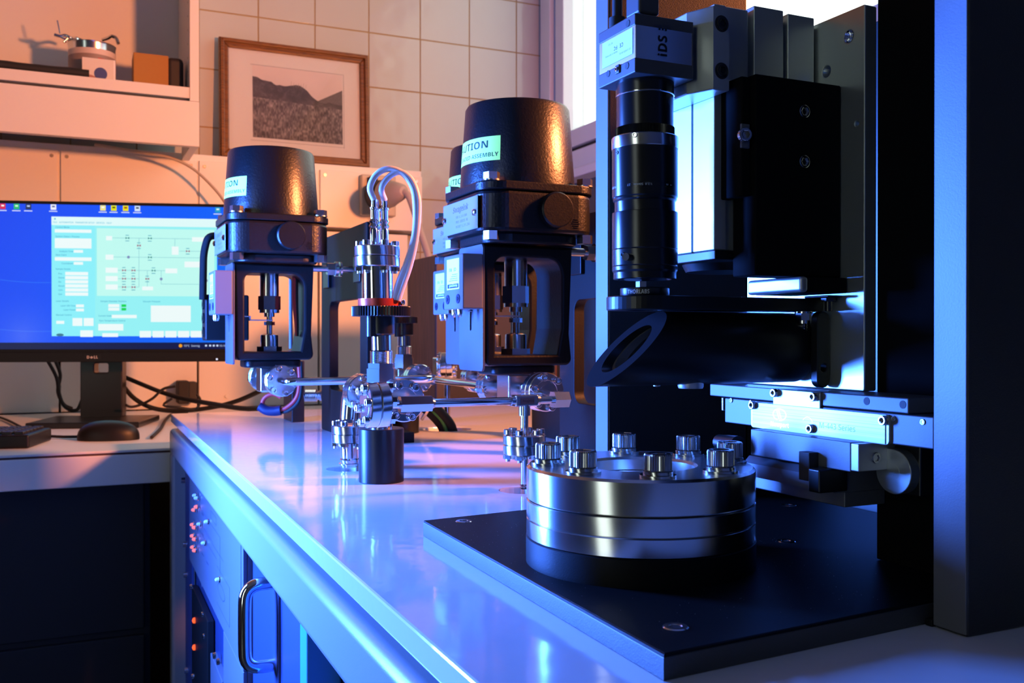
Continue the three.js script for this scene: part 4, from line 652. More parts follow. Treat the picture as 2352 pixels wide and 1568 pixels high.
  const c = thing('rear_drop_line', 'flanged pipe dropping through the rear bench hole', 'pipe'), q = [0.453, -1.192];
  flangePair(c, [q[0], 0.085, q[1]], [0.9, 0, 0.44], { phase: 0.3 }); part(c, 'drop_pipe', cyl([q[0], -0.03, q[1]], [q[0], 0.074, q[1]], 0.0042, 0.0042, 20), M.steel); part(c, 'fitting', bx(q[0] - 0.01, q[0] + 0.012, 0.066, 0.095, q[1] - 0.03, q[1] - 0.012, 0.002), M.steelFine); fin(c);
  const g = thing('hole_cables', 'black and green cables passing down the rear bench hole', 'cables'), H = (px, py, d) => atD(px, py, d);
  part(g, 'cable', tube([H(958, 925, 1.27), H(985, 945, 1.26), H(1005, 965, 1.26), H(1018, 985, 1.26), [q[0] - 0.006, -0.03, q[1] + 0.01]], 0.0065), M.rubber);
  part(g, 'cable', tube([H(975, 925, 1.26), H(1000, 948, 1.25), H(1018, 970, 1.25), [q[0], -0.03, q[1] + 0.018]], 0.0028), M.greenWire);
  part(g, 'cable', tube([H(990, 925, 1.25), H(1015, 950, 1.25), H(1035, 975, 1.25), [q[0] + 0.01, -0.03, q[1] + 0.012]], 0.006), M.rubber);
  part(g, 'cable_tie', lathe([[0.0155, 0], [0.0165, 0], [0.0165, 0.003], [0.0155, 0.003], [0.0155, 0]], H(980, 938, 1.255), [1, -0.6, 0.3], 24), M.white); fin(g);
}

// ---------------------------------------------------------------- base plate and the bolted chamber
{
  const t = thing('base_plate', 'thick black anodised base plate under the bolted chamber', 'plate');
  const s = new THREE.Shape(); [[0.1904, 0.2856], [0.469, 0.3065], [0.469, 0.584], [0.196, 0.557]].forEach(([x, z], i) => i ? s.lineTo(x, z) : s.moveTo(x, z));
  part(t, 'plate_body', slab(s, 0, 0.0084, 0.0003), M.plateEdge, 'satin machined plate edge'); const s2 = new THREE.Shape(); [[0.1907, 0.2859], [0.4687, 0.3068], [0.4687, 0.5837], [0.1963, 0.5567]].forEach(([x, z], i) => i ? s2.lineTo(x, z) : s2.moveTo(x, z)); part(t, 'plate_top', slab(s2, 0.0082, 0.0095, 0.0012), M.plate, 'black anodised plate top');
  for (const [px, py] of [[1065, 1197], [1552, 1440], [1806, 1243], [1812, 1160]]) {
    const p = onY(px, py, 0.0095), m = part(t, 'countersunk_screw', lathe([[0.0024, 0], [0.0027, 0.0004], [0.0047, 0.0004], [0.0052, 0], [0.0052, -0.002]].reverse(), [0, 0, 0], [0, 1, 0], 32), M.steel); m.position.set(p[0], 0.0095, p[2]);
    const k = part(t, 'screw_socket', cyl([0, 0, 0], [0, 0.0001, 0], 0.0025, 0.0025, 6), M.dark); k.position.set(p[0], 0.0095, p[2]);
  }
  const d = new THREE.InstancedMesh(new THREE.OctahedronGeometry(0.00009), mat(lin(0.7), 0.8), 420); d.name = 'dust_specks'; d.userData.kind = 'stuff';
  const m4 = new THREE.Matrix4(); for (let i = 0; i < 420; i++) { const x = 0.198 + rnd() * 0.16, z = -0.55 + rnd() * 0.245, k = 0.5 + rnd() * 1.1; m4.makeScale(k, k, k).setPosition(x, 0.0096, z); d.setMatrixAt(i, m4); } t.add(d);
  fin(t);
}
const CH = [0.2604, -0.4125];
{
  const t = thing('vacuum_chamber', 'stacked round steel vacuum chamber bolted with eight knurled screws', 'chamber'), R = 0.057, c = [CH[0], 0, CH[1]], seg = 128;
  part(t, 'black_ring', lathe([[0, 0.0095], [R + 0.0003, 0.0095], [R + 0.0003, 0.0222], [R - 0.0002, 0.0227], [0, 0.0227]], c, [0, 1, 0], seg), M.plate, 'black anodised base ring');
  part(t, 'lower_flange', lathe([[R - 0.0009, 0.0227], [R, 0.0232], [R, 0.0313], [R - 0.0005, 0.0317], [R - 0.0007, 0.0319]], c, [0, 1, 0], seg), M.flangeSide);
  part(t, 'middle_flange', lathe([[R - 0.0007, 0.0319], [R, 0.0323], [R, 0.0405], [R - 0.0008, 0.041]], c, [0, 1, 0], seg), M.flangeSide);
  part(t, 'gasket', lathe([[R - 0.0022, 0.0406], [R - 0.0022, 0.0416]], c, [0, 1, 0], seg), M.dark);
  part(t, 'top_flange', lathe([[R - 0.004, 0.0414], [R - 0.0006, 0.0414], [R, 0.042], [R, 0.0568], [R - 0.0014, 0.058]], c, [0, 1, 0], seg), M.flangeSide);
  part(t, 'top_face', lathe([[R - 0.0014, 0.058], [0.029, 0.058], [0.0275, 0.0568], [0.0272, 0.0515], [0.0248, 0.0512], [0.0244, 0.0465], [0.0215, 0.0462], [0.021, 0.03], [0, 0.03]], c, [0, 1, 0], seg), M.flangeTop);
  part(t, 'view_window', cyl([CH[0], 0.0475, CH[1]], [CH[0], 0.0485, CH[1]], 0.0242, 0.0242, 64), M.glass);
  const wash = join(lathe([[0.0044, 0], [0.0084, 0], [0.0084, 0.0013], [0.0044, 0.0013]], [0, 0, 0], [0, 1, 0], 32), lathe([[0.0044, 0.0013], [0.0068, 0.0013], [0.0068, 0.0029], [0.0044, 0.0029]], [0, 0, 0], [0, 1, 0], 32));
  for (let k = 0; k < 8; k++) {
    const a = (-32.3 + 10.5 + 45 * k) * Math.PI / 180, x = CH[0] + 0.0462 * Math.sin(a), z = CH[1] + 0.0462 * Math.cos(a);
    screw(t, 'knurled_screw', [x, 0.0608, z], [0, 1, 0], 0.0064, 0.0082, M.bolt, 44);
    const w = part(t, 'washer', wash, M.bolt); w.position.set(x, 0.058, z);
  }
  fin(t);
}

// ---------------------------------------------------------------- portal frame
{
  const t = thing('portal_frame', 'tall black portal frame standing over the base plate', 'frame');
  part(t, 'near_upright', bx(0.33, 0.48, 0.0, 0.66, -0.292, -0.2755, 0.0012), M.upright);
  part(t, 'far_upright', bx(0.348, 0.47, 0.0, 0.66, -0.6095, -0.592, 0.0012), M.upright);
  part(t, 'lit_edge_strip', bx(0.3292, 0.33, 0.001, 0.66, -0.2918, -0.2757, 0.0003), M.edge); part(t, 'lit_edge_strip', bx(0.3472, 0.348, 0.001, 0.66, -0.6093, -0.5922, 0.0003), M.edge);  // lamplight on the left edges put into lighter added strips
  part(t, 'foot', bx(0.3285, 0.395, 0, 0.003, -0.2955, -0.292, 0.0005), M.anod);
  part(t, 'column', bx(0.3702, 0.48, 0.0097, 0.66, -0.3635, -0.3075, 0.0008), M.matte);
  part(t, 'back_panel', bx(0.4705, 0.48, 0.0, 0.325, -0.6095, -0.364, 0.0008), M.anodV);
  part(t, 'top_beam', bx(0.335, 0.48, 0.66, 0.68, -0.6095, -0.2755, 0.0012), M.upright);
  fin(t);
}
// ---------------------------------------------------------------- vertical drive with its aluminium plate, camera bracket and black carrier
{
  const t = thing('vertical_drive', 'grey aluminium vertical drive with a tall backing plate', 'linear drive');
  const holes = [[1948, 85, 0.0032], [1897, 165, 0.003], [1967, 284, 0.0013]].map(([a, b, r]) => [...onX(a, b, 0.3625), r]);
  const s = rrect(-0.4565, -0.364, 0.0946, 0.2895, 0.0012); for (const [, y, z, r] of holes) s.holes.push(circ(z, y, r));
  const g = extr(s, 0.0068, 0.0006); g.rotateY(-Math.PI / 2); g.translate(0.3699, 0, 0); part(t, 'backing_plate', uvBox(g), M.aluPlate, 'tall grey aluminium backing plate');
  const thread = []; for (let i = 0; i < 8; i++) thread.push([0.0032 - (i % 2) * 0.0005, i * 0.0007]); { const [, y, z] = holes[0]; part(t, 'thread_insert', lathe(thread, [0.3625, y, z], [1, 0, 0], 24), M.steel); }
  const Y0 = 0.1665, Y1 = 0.2925;
  part(t, 'rail', bx(0.297, 0.3043, Y0, Y1 - 0.001, -0.4185, -0.40, 0.0006), M.alu); part(t, 'rail', bx(0.297, 0.3043, Y0, Y1 - 0.001, -0.47, -0.4195, 0.0006), M.alu);
  part(t, 'rail', bx(0.3047, 0.3193, Y0, Y1 - 0.001, -0.468, -0.4012, 0.0006), M.alu); part(t, 'rail', bx(0.321, 0.3402, Y0, Y1 + 0.001, -0.468, -0.3985, 0.0006), M.alu); part(t, 'rail', bx(0.3432, 0.361, Y0, Y1, -0.468, -0.3985, 0.0006), M.alu);
  part(t, 'rail_core', bx(0.319, 0.3622, Y0 + 0.001, Y1 - 0.003, -0.466, -0.4035, 0), M.alu);
  part(t, 'end_plate', bx(0.2965, 0.3615, 0.1615, 0.1663, -0.47, -0.3985, 0.0006), M.anod); part(t, 'end_ring', lathe([[0, 0], [0.02, 0], [0.022, 0.004], [0, 0.004]], [0.325, 0.1575, -0.43], [0, 1, 0], 48), M.anod);
  const cb = new THREE.Shape(); [[0.2815, 0.435], [0.2815, 0.402], [0.2838, 0.397], [0.2848, 0.3945], [0.2875, 0.388], [0.2970, 0.388], [0.2970, 0.435]].forEach(([x, z], i) => i ? cb.lineTo(x, z) : cb.moveTo(x, z));
  part(t, 'camera_bracket', slab(cb, 0.2441, 0.2855, 0.0007), M.alu, 'chamfered grey camera bracket');
  part(t, 'bracket_arm', bx(0.27, 0.2966, 0.2441, 0.2855, -0.4395, -0.4355, 0.0006), M.alu);
  for (const y of [0.277, 0.2537]) { part(t, 'counterbore', cyl([0.2925, y, -0.3884], [0.2925, y, -0.3878], 0.0041, 0.0041, 32), M.dark); screw(t, 'bracket_screw', [0.2925, y, -0.3879], [0, 0, 1], 0.0033, 0.0012, M.blackSatin); }
  part(t, 'black_carrier', bx(0.307, 0.3622, 0.1526, 0.2522, -0.3982, -0.38, 0.001), M.matte, 'black carrier block');
  part(t, 'carrier_shim', bx(0.3012, 0.3068, 0.192, 0.2512, -0.4005, -0.3835, 0.0008), M.matte);
  for (const [px, py] of [[1845, 257], [1845, 372]]) screw(t, 'carrier_screw', onZ(px, py, -0.3803), [0, 0, 1], 0.0034, 0.0012, M.bolt);
  { const p = onZ(1703, 313, -0.3835); part(t, 'stop_block', bx(p[0] - 0.001, p[0] + 0.004, p[1] - 0.006, p[1] + 0.006, -0.3836, -0.3822, 0.0004), M.blueAnod); screw(t, 'stop_screw', [p[0], p[1], -0.3822], [-0.25, 0, 1], 0.0034, 0.0034, M.bolt, 24); }
  part(t, 'clamp_lit_face', bx(0.3314, 0.3365, 0.1446, 0.1525, -0.4175, -0.375, 0.0018), M.aluBright, 'lit left face of the aluminium clamp block'); part(t, 'clamp_shaded_body', bx(0.3366, 0.362, 0.1446, 0.1524, -0.4175, -0.3752, 0.0008), M.matte);  // one block split: lit left face bright, shaded rest coloured black
  fin(t);
}
// ---------------------------------------------------------------- optics arm with the slanted black tube
const LX = 0.2635, LZ = -0.4125;
{
  const t = thing('optics_arm', 'flat black optics arm carrying a slant cut black tube', 'arm');
  const s = new THREE.Shape(); s.moveTo(0.362, -LZ - 0.0193); s.lineTo(LX, -LZ - 0.0193); s.absarc(LX, -LZ, 0.0193, -Math.PI / 2, -Math.PI * 1.5, true); s.lineTo(0.362, -LZ + 0.0193); s.holes.push(circ(LX, -LZ, 0.0095));
  part(t, 'arm_plate', slab(s, 0.1355, 0.1424, 0.0005), M.anod);
  part(t, 'lens_ring', lathe([[0.0092, 0.1424], [0.0122, 0.1424], [0.0124, 0.1428], [0.0124, 0.1464], [0.012, 0.1468], [0.0092, 0.1468], [0.0092, 0.1424]], [LX, 0, LZ], [0, 1, 0], 64), M.blackSatin);
  const tx = canvasTex(512, 64, (c, W, H) => { c.clearRect(0, 0, W, H); c.fillStyle = '#c4ccd4'; c.font = 'bold 50px sans-serif'; c.fillText('THORLABS', 120, 50, 270); });
  const lg = new THREE.CylinderGeometry(0.01246, 0.01246, 0.0036, 40, 1, true, -1.75, 1.9); lg.translate(LX, 0.1446, LZ); part(t, 'engraving', clean(lg), mat(lin(1), 0.4, 0, { map: tx, transparent: true }));
  part(t, 'bright_gap_block', bx(LX + 0.0015, LX + 0.0055, 0.1468, 0.1508, LZ - 0.011, LZ - 0.007, 0.0002), M.white, 'small white block added for the bright gap behind');  // white block added to show the lit gap behind the ring
  // slanted tube: outer skin, cut face, bore
  const ay = 0.1163, r = 0.0188, ri = 0.0118, x1 = 0.362, N = 96, cut = (y) => 0.2528 + y * 1.08, rows = [];
  const ringPts = (rad, xf) => Array.from({ length: N + 1 }, (_, i) => { const a = i / N * Math.PI * 2, y = rad * Math.sin(a); return [xf(y), ay + y, LZ + rad * Math.cos(a)]; });
  const strip = (A, B) => { const p = []; for (let i = 0; i < N; i++) p.push(...A[i], ...B[i], ...A[i + 1], ...A[i + 1], ...B[i], ...B[i + 1]); const g = new THREE.BufferGeometry(); g.setAttribute('position', new THREE.Float32BufferAttribute(p, 3)); g.setAttribute('uv', new THREE.Float32BufferAttribute(new Float32Array(p.length / 3 * 2), 2)); return creased(g, 0.5); };
  const O = ringPts(r, cut), I = ringPts(ri, cut), I2 = ringPts(ri, (y) => cut(y) + 0.012), E1 = ringPts(r, () => x1 - 0.004), E2 = ringPts(r - 0.004, () => x1), Z = ringPts(1e-5, () => x1), Zi = ringPts(1e-5, (y) => cut(y) + 0.012);
  part(t, 'tube', join(strip(O, E1), strip(E1, E2), strip(E2, Z)), M.anod, 'black round optics tube');
  part(t, 'cut_face', uvBox(strip(I, O)), M.purple, 'dusty slanted cut face');
  part(t, 'tube_bore', join(strip(I2, I), strip(Zi, I2)), M.blackSatin);
  const J = ringPts(ri - 0.0002, (y) => cut(y) + 0.006), J2 = ringPts(ri - 0.0012, (y) => cut(y) + 0.0062), J3 = ringPts(ri - 0.0012, (y) => cut(y) + 0.012); part(t, 'retaining_ring', join(strip(J2, J), strip(J3, J2)), M.blueAnod);
  part(t, 'tab', uvBox((() => { const q = rrect(0.3535, 0.362, 0.0955, 0.1354, 0.0042); q.holes.push(circ(0.3578, 0.106, 0.0022)); const g = extr(q, 0.004, 0.0004); g.translate(0, 0, -0.392); return g; })()), M.anod);
  const b = onZ(1846, 712, -0.398), nut = [b[0], 0.1355, -0.398]; part(t, 'nut_stack', join(cyl([nut[0], 0.1346, nut[2]], [nut[0], 0.1355, nut[2]], 0.0048), hex([nut[0], 0.1308, nut[2]], [nut[0], 0.1345, nut[2]], 0.007), cyl([nut[0], 0.1292, nut[2]], [nut[0], 0.131, nut[2]], 0.0037), lathe([[0, 0], ...Array.from({ length: 10 }, (_, i) => [i % 2 ? 0.0021 : 0.0018, i * 0.0007]), [0, 0.0065]], [nut[0], 0.1234, nut[2]], [0, 1, 0], 16)), M.steel, 'zinc nut on a threaded stud');
  const b2 = [0.3585, 0.14, -0.385]; part(t, 'side_bolt', join(hex([b2[0], 0.1405, -0.385], [b2[0], 0.1435, -0.385], 0.0065), cyl([b2[0], 0.1355, -0.385], [b2[0], 0.1405, -0.385], 0.0019, 0.0019, 14)), M.blackSatin);
  part(t, 'side_lug', bx(0.352, 0.3618, 0.1424, 0.1436, -0.396, -0.378, 0.0006), M.anod);
  part(t, 'lower_knob', lathe([[0, 0], [0.0062, 0], [0.0066, 0.001], [0.0066, 0.004]], [0.2915, 0.0955, LZ], [0, 1, 0], 32), M.aluBright); part(t, 'set_screw', lathe([[0, 0], [0.0018, 0.0004], [0.002, 0.004]], [0.272, 0.0965, LZ - 0.002], [0, 1, 0], 16), M.aluBright);
  fin(t);
}
// ---------------------------------------------------------------- inspection camera with its long lens
{
  const t = thing('inspection_camera', 'small metal inspection camera with a long black lens pointing down', 'camera'), x0 = 0.247, x1 = 0.28, z0 = -0.43, z1 = -0.395;
  part(t, 'metal_shell', bx(x0, x1, 0.2562, 0.2732, z0, z1, 0.0005), M.steelBrushV, 'brushed metal shell');
  part(t, 'lower_cap', bx(x0 - 0.0003, x1 + 0.0006, 0.2497, 0.2568, z0 - 0.0003, z1 + 0.0002, 0.0006), M.capBlack); part(t, 'upper_cap', bx(x0 - 0.0003, x1 + 0.0006, 0.2724, 0.2782, z0 - 0.0003, z1 + 0.0002, 0.0006), M.capBlack);
  part(t, 'side_cheek', bx(x1 - 0.0004, x1 + 0.0006, 0.2497, 0.2782, z0, z1, 0.0003), M.capBlack);
  const tl = canvasTex(512, 256, (c, W, H) => { c.fillStyle = '#dfe9e4'; c.fillRect(0, 0, W, H); c.save(); c.translate(W, H); c.rotate(Math.PI); c.fillStyle = '#22304a'; c.font = 'bold 54px sans-serif'; c.fillText('CE', 150, 160); c.fillText('FC', 250, 160); c.font = '26px sans-serif'; c.fillText('UI-1240SE-M-GL', 30, 70); c.fillText('Made in Germany', 250, 106); c.fillText('AC 3.0', 330, 216); c.restore(); });
  decal(t, 'type_label', 0.029, 0.0128, [x0, 0.2655, -0.4118], [-1, 0, 0], [0, 1, 0], tl);
  const ts = canvasTex(256, 512, (c, W, H) => { c.clearRect(0, 0, W, H); c.save(); c.translate(W / 2, H / 2); c.rotate(-Math.PI / 2); c.fillStyle = '#0b0c0d'; c.font = 'bold 190px sans-serif'; c.textAlign = 'center'; c.textBaseline = 'middle'; c.fillText('iDS', -20, 0); for (const k of [-50, 0, 50]) c.fillRect(185, k - 14, 22, 26); c.restore(); });
  decal(t, 'maker_mark', 0.0095, 0.019, [0.2625, 0.2648, z1], [0, 0, 1], [0, 1, 0], ts, { transparent: true });
  for (const [px, py] of [[1397, 170], [1440, 152], [1442, 55]]) { const p = onX(px, py, x0 - 0.0003); part(t, 'screw_hole', cyl([x0 - 0.0004, p[1], p[2]], [x0 - 0.00055, p[1], p[2]], 0.0017, 0.0017, 20), M.dark); }
  { const p = onX(1420, 160, x0 - 0.0003); part(t, 'latch', bx(x0 - 0.0012, x0, p[1] - 0.0022, p[1] + 0.0022, p[2] - 0.002, p[2] + 0.002, 0.0006), M.capBlack); screw(t, 'latch_screw', [x0 - 0.0012, p[1], p[2]], [-1, 0, 0], 0.0011, 0.0007); }
  part(t, 'connector', bx(0.2535, 0.2655, 0.2815, 0.31, -0.415, -0.402, 0.0015), M.capBlack); part(t, 'plug_tip', bx(0.2555, 0.2635, 0.2782, 0.2816, -0.4125, -0.4045, 0.0004), M.steelFine);
  part(t, 'second_plug', cyl([0.253, 0.2782, -0.422], [0.253, 0.2845, -0.422], 0.0042, 0.0042, 24), M.rubber);
  part(t, 'camera_cable', tube([[0.2595, 0.309, -0.4085], [0.2597, 0.325, -0.4085], [0.264, 0.36, -0.412], [0.28, 0.42, -0.42], [0.31, 0.5, -0.43], [0.33, 0.60, -0.44]], 0.0034), M.rubber);
  part(t, 'plug_lead', tube([[0.253, 0.284, -0.422], [0.2535, 0.30, -0.4225], [0.26, 0.34, -0.428], [0.285, 0.42, -0.432], [0.32, 0.55, -0.44]], 0.0026), M.rubber);
  const h = (py) => EYE + (CY - py) / F * 0.4848;
  const L = (name, pts, m, lab) => part(t, name, lathe(pts.map(([r, py]) => [r, h(py)]).reverse(), [LX, 0, LZ], [0, 1, 0], 80), m, lab);
  L('extension_tube', [[0, 165], [0.0146, 170], [0.0146, 222], [0.0143, 224], [0.0143, 297]], M.lensBlack);
  L('silver_line', [[0.0144, 221], [0.01475, 222], [0.01475, 224], [0.0144, 225]], M.steel);
  const ks = new THREE.Shape(); for (let i = 0; i <= 220; i++) { const a = i / 110 * Math.PI, q = 0.0149 - (i % 2 ? 0.0006 : 0); i ? ks.lineTo(q * Math.cos(a), q * Math.sin(a)) : ks.moveTo(q, 0); } const kg = slab(ks, h(318), h(296), 0.0003); kg.translate(LX, 0, LZ); part(t, 'knurled_ring', kg, M.lensBlack);
  L('silver_ring', [[0.0145, 317], [0.0164, 318], [0.0168, 320], [0.0168, 344], [0.0166, 346]], M.steelFine, 'silver clamp ring');
  L('focus_barrel', [[0.0165, 346], [0.0165, 455], [0.016, 458], [0.0161, 462], [0.0152, 466], [0.0152, 489]], M.lensBlack);
  L('front_barrel', [[0.0152, 489], [0.0164, 490], [0.0165, 492], [0.0165, 573], [0.0163, 574.5], [0.0165, 576], [0.0165, 611], [0.0163, 612.5], [0.0165, 614], [0.0165, 622], [0.0158, 627], [0.0158, 641], [0.0135, 642], [0.0128, 636], [0, 634]], M.lensBlack);
  const lt = canvasTex(1024, 64, (c, W, H) => { c.clearRect(0, 0, W, H); c.save(); c.translate(W, H); c.rotate(Math.PI); c.fillStyle = '#b8c4cc'; c.font = '40px sans-serif'; c.fillText('∞   m', 60, 46); c.fillText('1:2.8  50mm  ⌀27', 330, 46); c.fillText('TV LENS', 820, 46); c.restore(); });
  const lg = new THREE.CylinderGeometry(0.01658, 0.01658, 0.0022, 60, 1, true, -2.1, 2.6); lg.translate(LX, h(434), LZ); part(t, 'lens_print', clean(lg), mat(lin(1), 0.45, 0, { map: lt, transparent: true }));
  const ax = (px, R) => { const a = -32.6 * Math.PI / 180 + Math.asin((px - 1480) / 2200 * 0.4848 / R); return [LX + R * Math.sin(a), LZ + R * Math.cos(a), a]; };
  { const [x, z, a] = ax(1447, 0.0165); part(t, 'lock_screw', cyl([x, h(596), z], [x + 0.0045 * Math.sin(a), h(596), z + 0.0045 * Math.cos(a)], 0.0019, 0.0019, 20), M.bolt); const [x2, z2, a2] = ax(1458, 0.0168); screw(t, 'ring_screw', [x2, h(325), z2], [Math.sin(a2), 0, Math.cos(a2)], 0.0013, 0.0008); const [x3, z3, a3] = ax(1431, 0.0165); screw(t, 'ring_screw', [x3, h(589), z3], [Math.sin(a3), 0, Math.cos(a3)], 0.0012, 0.0004, M.blackSatin); const [x4, z4, a4] = ax(1418, 0.0165); screw(t, 'ring_screw', [x4, h(357), z4], [Math.sin(a4), 0, Math.cos(a4)], 0.001, 0.0003, M.blackSatin); }
  fin(t);
}
// ---------------------------------------------------------------- translation stage
{
  const t = thing('translation_stage', 'stacked metal translation stage beneath the backing plate', 'stage'), X = 0.343, XB = 0.3695;
  const on = (px, py, x = X) => onX(px, py, x);
  part(t, 'carriage', bx(X, XB, 0.0874, 0.0944, -0.466, -0.318, 0.0006), M.blueAnod); part(t, 'stage_body', bx(X, XB, 0.0728, 0.0869, -0.4517, -0.304, 0.0006), M.blueAnod);
  part(t, 'side_lip', bx(X - 0.001, X + 0.004, 0.0795, 0.087, -0.4535, -0.4522, 0.0003), M.steel);
  const tn = canvasTex(1024, 160, (c, W, H) => {
    const n = periodic(80); for (let y = 0; y < H; y++) { const g = 120 + 36 * n(0.2, y / H); c.fillStyle = `rgb(${g},${g},${g + 2})`; c.fillRect(0, y, W, 1); }
    c.strokeStyle = '#eef4f4'; c.lineWidth = 7; c.beginPath(); c.ellipse(240, 60, 55, 36, 0, 1.9, 5.0); c.stroke(); c.beginPath(); c.ellipse(240, 60, 55, 36, 0, 5.05, 7.9); c.stroke(); c.lineWidth = 9; c.beginPath(); c.moveTo(216, 34); c.lineTo(236, 86); c.moveTo(232, 30); c.lineTo(254, 86); c.stroke();
    c.fillStyle = '#eef4f4'; c.font = 'bold 42px sans-serif'; c.fillText('Newport', 160, 138, 160); c.fillStyle = '#2c3434'; c.font = '46px sans-serif'; c.fillText('M-443 Series', 560, 112, 280);
    c.strokeStyle = '#d8ecec'; c.lineWidth = 3; c.beginPath(); c.arc(470, 96, 40, 3.6, 6.0); c.stroke();
  });
  const zA = -0.4266, zB = -0.3279, y0 = 0.0722, y1 = 0.0862, s = rrect(zA, zB, y0, y1, 0.0022), g = extr(s, 0.001, 0.0002); g.rotateY(-Math.PI / 2); g.translate(X - 0.0002, 0, 0); const cp = part(t, 'cover_plate', uvBox(g), M.aluBright, 'engraved aluminium cover plate');
  decal(t, 'cover_print', zB - zA - 0.004, y1 - y0 - 0.0006, [X - 0.0016, (y0 + y1) / 2, (zA + zB) / 2], [-1, 0, 0], [0, 1, 0], tn, { metalness: 0.55, roughness: 0.33 });
  part(t, 'clip', bx(X - 0.0012, X, 0.0835, 0.0943, -0.4085, -0.3729, 0.0004), M.aluBright, 'bright clip plate');
  for (const [px, py] of [[1783, 902], [1873, 911], [1733, 930], [2034, 965], [1866, 984]]) { const p = on(px, py, X - 0.0014); screw(t, 'cap_screw', [X - 0.0016, p[1], p[2]], [-1, 0, 0], 0.0023, 0.0024, M.bolt); }
  for (const [px, py] of [[1680, 919], [1725, 924], [2053, 961], [2120, 969]]) { const p = on(px, py); screw(t, 'set_screw', [X - 0.0001, p[1], p[2]], [-1, 0, 0], 0.0014, 0.0004); }
  for (const [px, py] of [[1991, 921], [2074, 929]]) { const p = on(px, py); part(t, 'hole', cyl([X, p[1], p[2]], [X - 0.00015, p[1], p[2]], 0.0019, 0.0019, 24), M.dark); }
  const XC = 0.333; part(t, 'lower_block', bx(XC, XB, 0.0585, 0.0724, -0.416, -0.343, 0.0005), M.blueAnod); part(t, 'end_cap', bx(XC, XC + 0.024, 0.0592, 0.0722, -0.3428, -0.3378, 0.0005), M.aluBright);
  { const p = onZ(1987, 1040, -0.3378); screw(t, 'end_screw', [XC + 0.0105, 0.0652, -0.3378], [0, 0, 1], 0.0027, 0.0008, M.bolt); }
  part(t, 'notch_block', bx(XC - 0.006, XC, 0.0515, 0.0655, onX(1856, 1060, XC)[2], onX(1881, 1060, XC)[2], 0.0005), M.dark); part(t, 'side_block', bx(XC - 0.008, XC + 0.01, 0.047, 0.0585, onX(1885, 1060, XC)[2], onX(1912, 1060, XC)[2], 0.001), M.anod);
  const cs = new THREE.Shape(); [[XB, 0.0465], [0.335, 0.0465], [0.335, 0.0535], [0.3385, 0.057], [XB, 0.0585]].forEach(([x, y], i) => i ? cs.lineTo(x, y) : cs.moveTo(x, y)); const bg = extr(cs, 0.068); bg.translate(0, 0, -0.424); part(t, 'dovetail', uvBox(bg), M.blueAnod);
  part(t, 'foot_rail', bx(0.343, XB, 0.0387, 0.0463, -0.432, -0.357, 0.0006), M.blueAnod);
  part(t, 'rear_bracket', bx(XB - 0.001, 0.47, 0.0395, 0.072, -0.44, -0.3645, 0.001), M.anod);
  part(t, 'side_knob', cyl([0.3285, 0.0635, -0.421], [0.3285, 0.0635, -0.438], 0.005, 0.0042, 24), M.blackSatin);
  const ds = new THREE.Shape(); ds.moveTo(-0.0107, 0.0107); ds.lineTo(-0.0107, 0); ds.absarc(0, 0, 0.0107, Math.PI, Math.PI * 2.5); ds.lineTo(-0.0107, 0.0107); const dg = extr(ds, 0.005, 0.0004); dg.rotateY(-Math.PI / 2); dg.translate(0.356, 0.0588, -0.334); part(t, 'gear_cover', uvBox(dg), M.aluPlate, 'round grey gear cover'); part(t, 'axle_cap', cyl([0.3515, 0.0588, -0.334], [0.3505, 0.0588, -0.334], 0.0037, 0.0037, 32), M.aluPlate);
  part(t, 'cover_bracket', bx(0.356, XB, 0.0478, 0.072, -0.345, -0.323, 0.001), M.anod);
  fin(t);
}
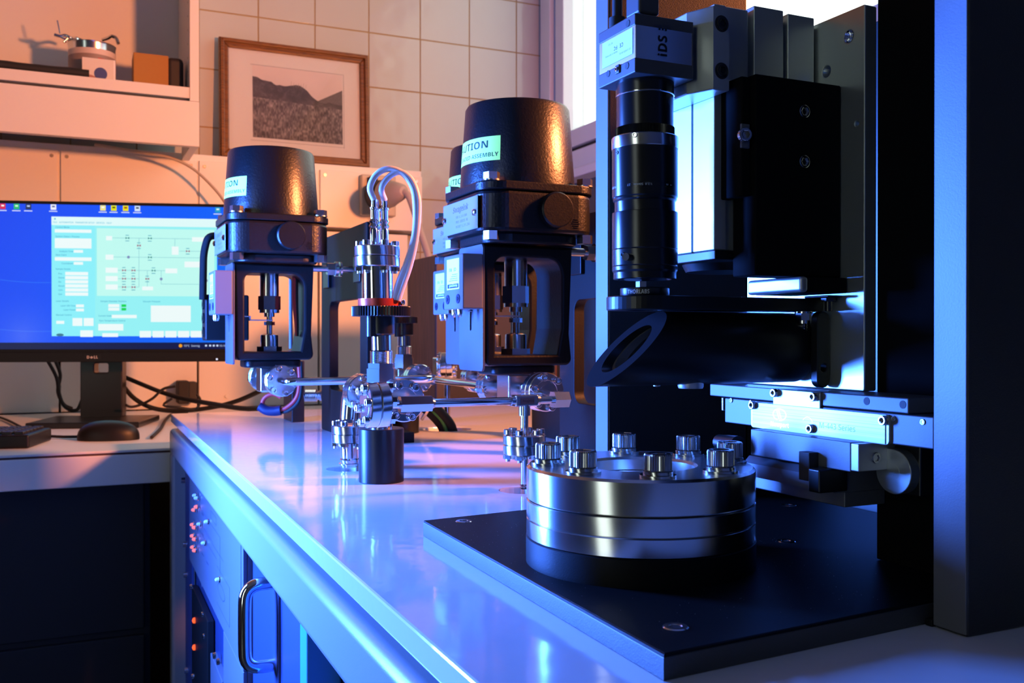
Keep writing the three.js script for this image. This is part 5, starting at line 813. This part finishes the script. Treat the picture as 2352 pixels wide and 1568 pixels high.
// ---------------------------------------------------------------- the two lamps, outside the frame
{
  const t = thing('led_panel_lamp', 'small blue LED panel lamp on a thin stand left of the bench', 'lamp'), d = V(BLUE.aim).sub(V(BLUE.pos)).normalize(), back = d.clone().multiplyScalar(-1);
  const face = (w, h, dep, off) => { const g = new RoundedBoxGeometry(w, h, dep, 2, 0.002); const q = new THREE.Quaternion().setFromRotationMatrix(new THREE.Matrix4().lookAt(V(BLUE.aim), V(BLUE.pos), UPV)); g.applyQuaternion(q); const c = V(BLUE.pos).addScaledVector(d, off); g.translate(c.x, c.y, c.z); return clean(g); };
  part(t, 'lamp_body', face(BLUE.w + 0.012, BLUE.h + 0.012, 0.014, -0.0115), M.blackPlastic); part(t, 'light_face', face(BLUE.w, BLUE.h, 0.002, -0.0025), M.lampBlue);
  const b = V(BLUE.pos).addScaledVector(d, -0.016); part(t, 'stand_pole', cyl([b.x, -BT + 0.02, b.z], [b.x, b.y, b.z], 0.008, 0.006, 20), M.blackPlastic);
  for (let k = 0; k < 3; k++) { const a = 0.6 + k * 2.094; part(t, 'stand_leg', cyl([b.x, -BT + 0.12, b.z], [b.x + 0.22 * Math.cos(a), -BT + 0.006, b.z + 0.22 * Math.sin(a)], 0.006, 0.006, 12), M.blackPlastic); }
  fin(t);
  const o = thing('orange_spot_lamp', 'orange gelled spot lamp on a round foot behind the portal frame', 'lamp'), e = V(ORANGE.aim).sub(V(ORANGE.pos)).normalize(), c = V(ORANGE.pos).addScaledVector(e, -0.075);
  part(o, 'lamp_head', lathe([[0.035, -0.1], [0.05, -0.09], [0.055, 0], [0.058, 0.001], [0.052, 0.002], [0, 0.002]], c.toArray(), e.toArray(), 40), M.blackPlastic); part(o, 'lamp_face', cyl(c.clone().addScaledVector(e, 0.003).toArray(), c.clone().addScaledVector(e, 0.004).toArray(), 0.05), M.lampOrange);
  part(o, 'stand_pole', cyl([c.x, 0.01, c.z], [c.x, c.y - 0.05, c.z], 0.012, 0.009, 20), M.blackPlastic); part(o, 'stand_base', lathe([[0, 0.0005], [0.09, 0.0005], [0.09, 0.008], [0.02, 0.014], [0, 0.014]], [c.x, 0, c.z], [0, 1, 0], 40), M.blackPlastic);
  fin(o);
}

scene.traverse((o) => { if (o.isMesh) o.castShadow = o.receiveShadow = true; });
renderer.render(scene, camera);
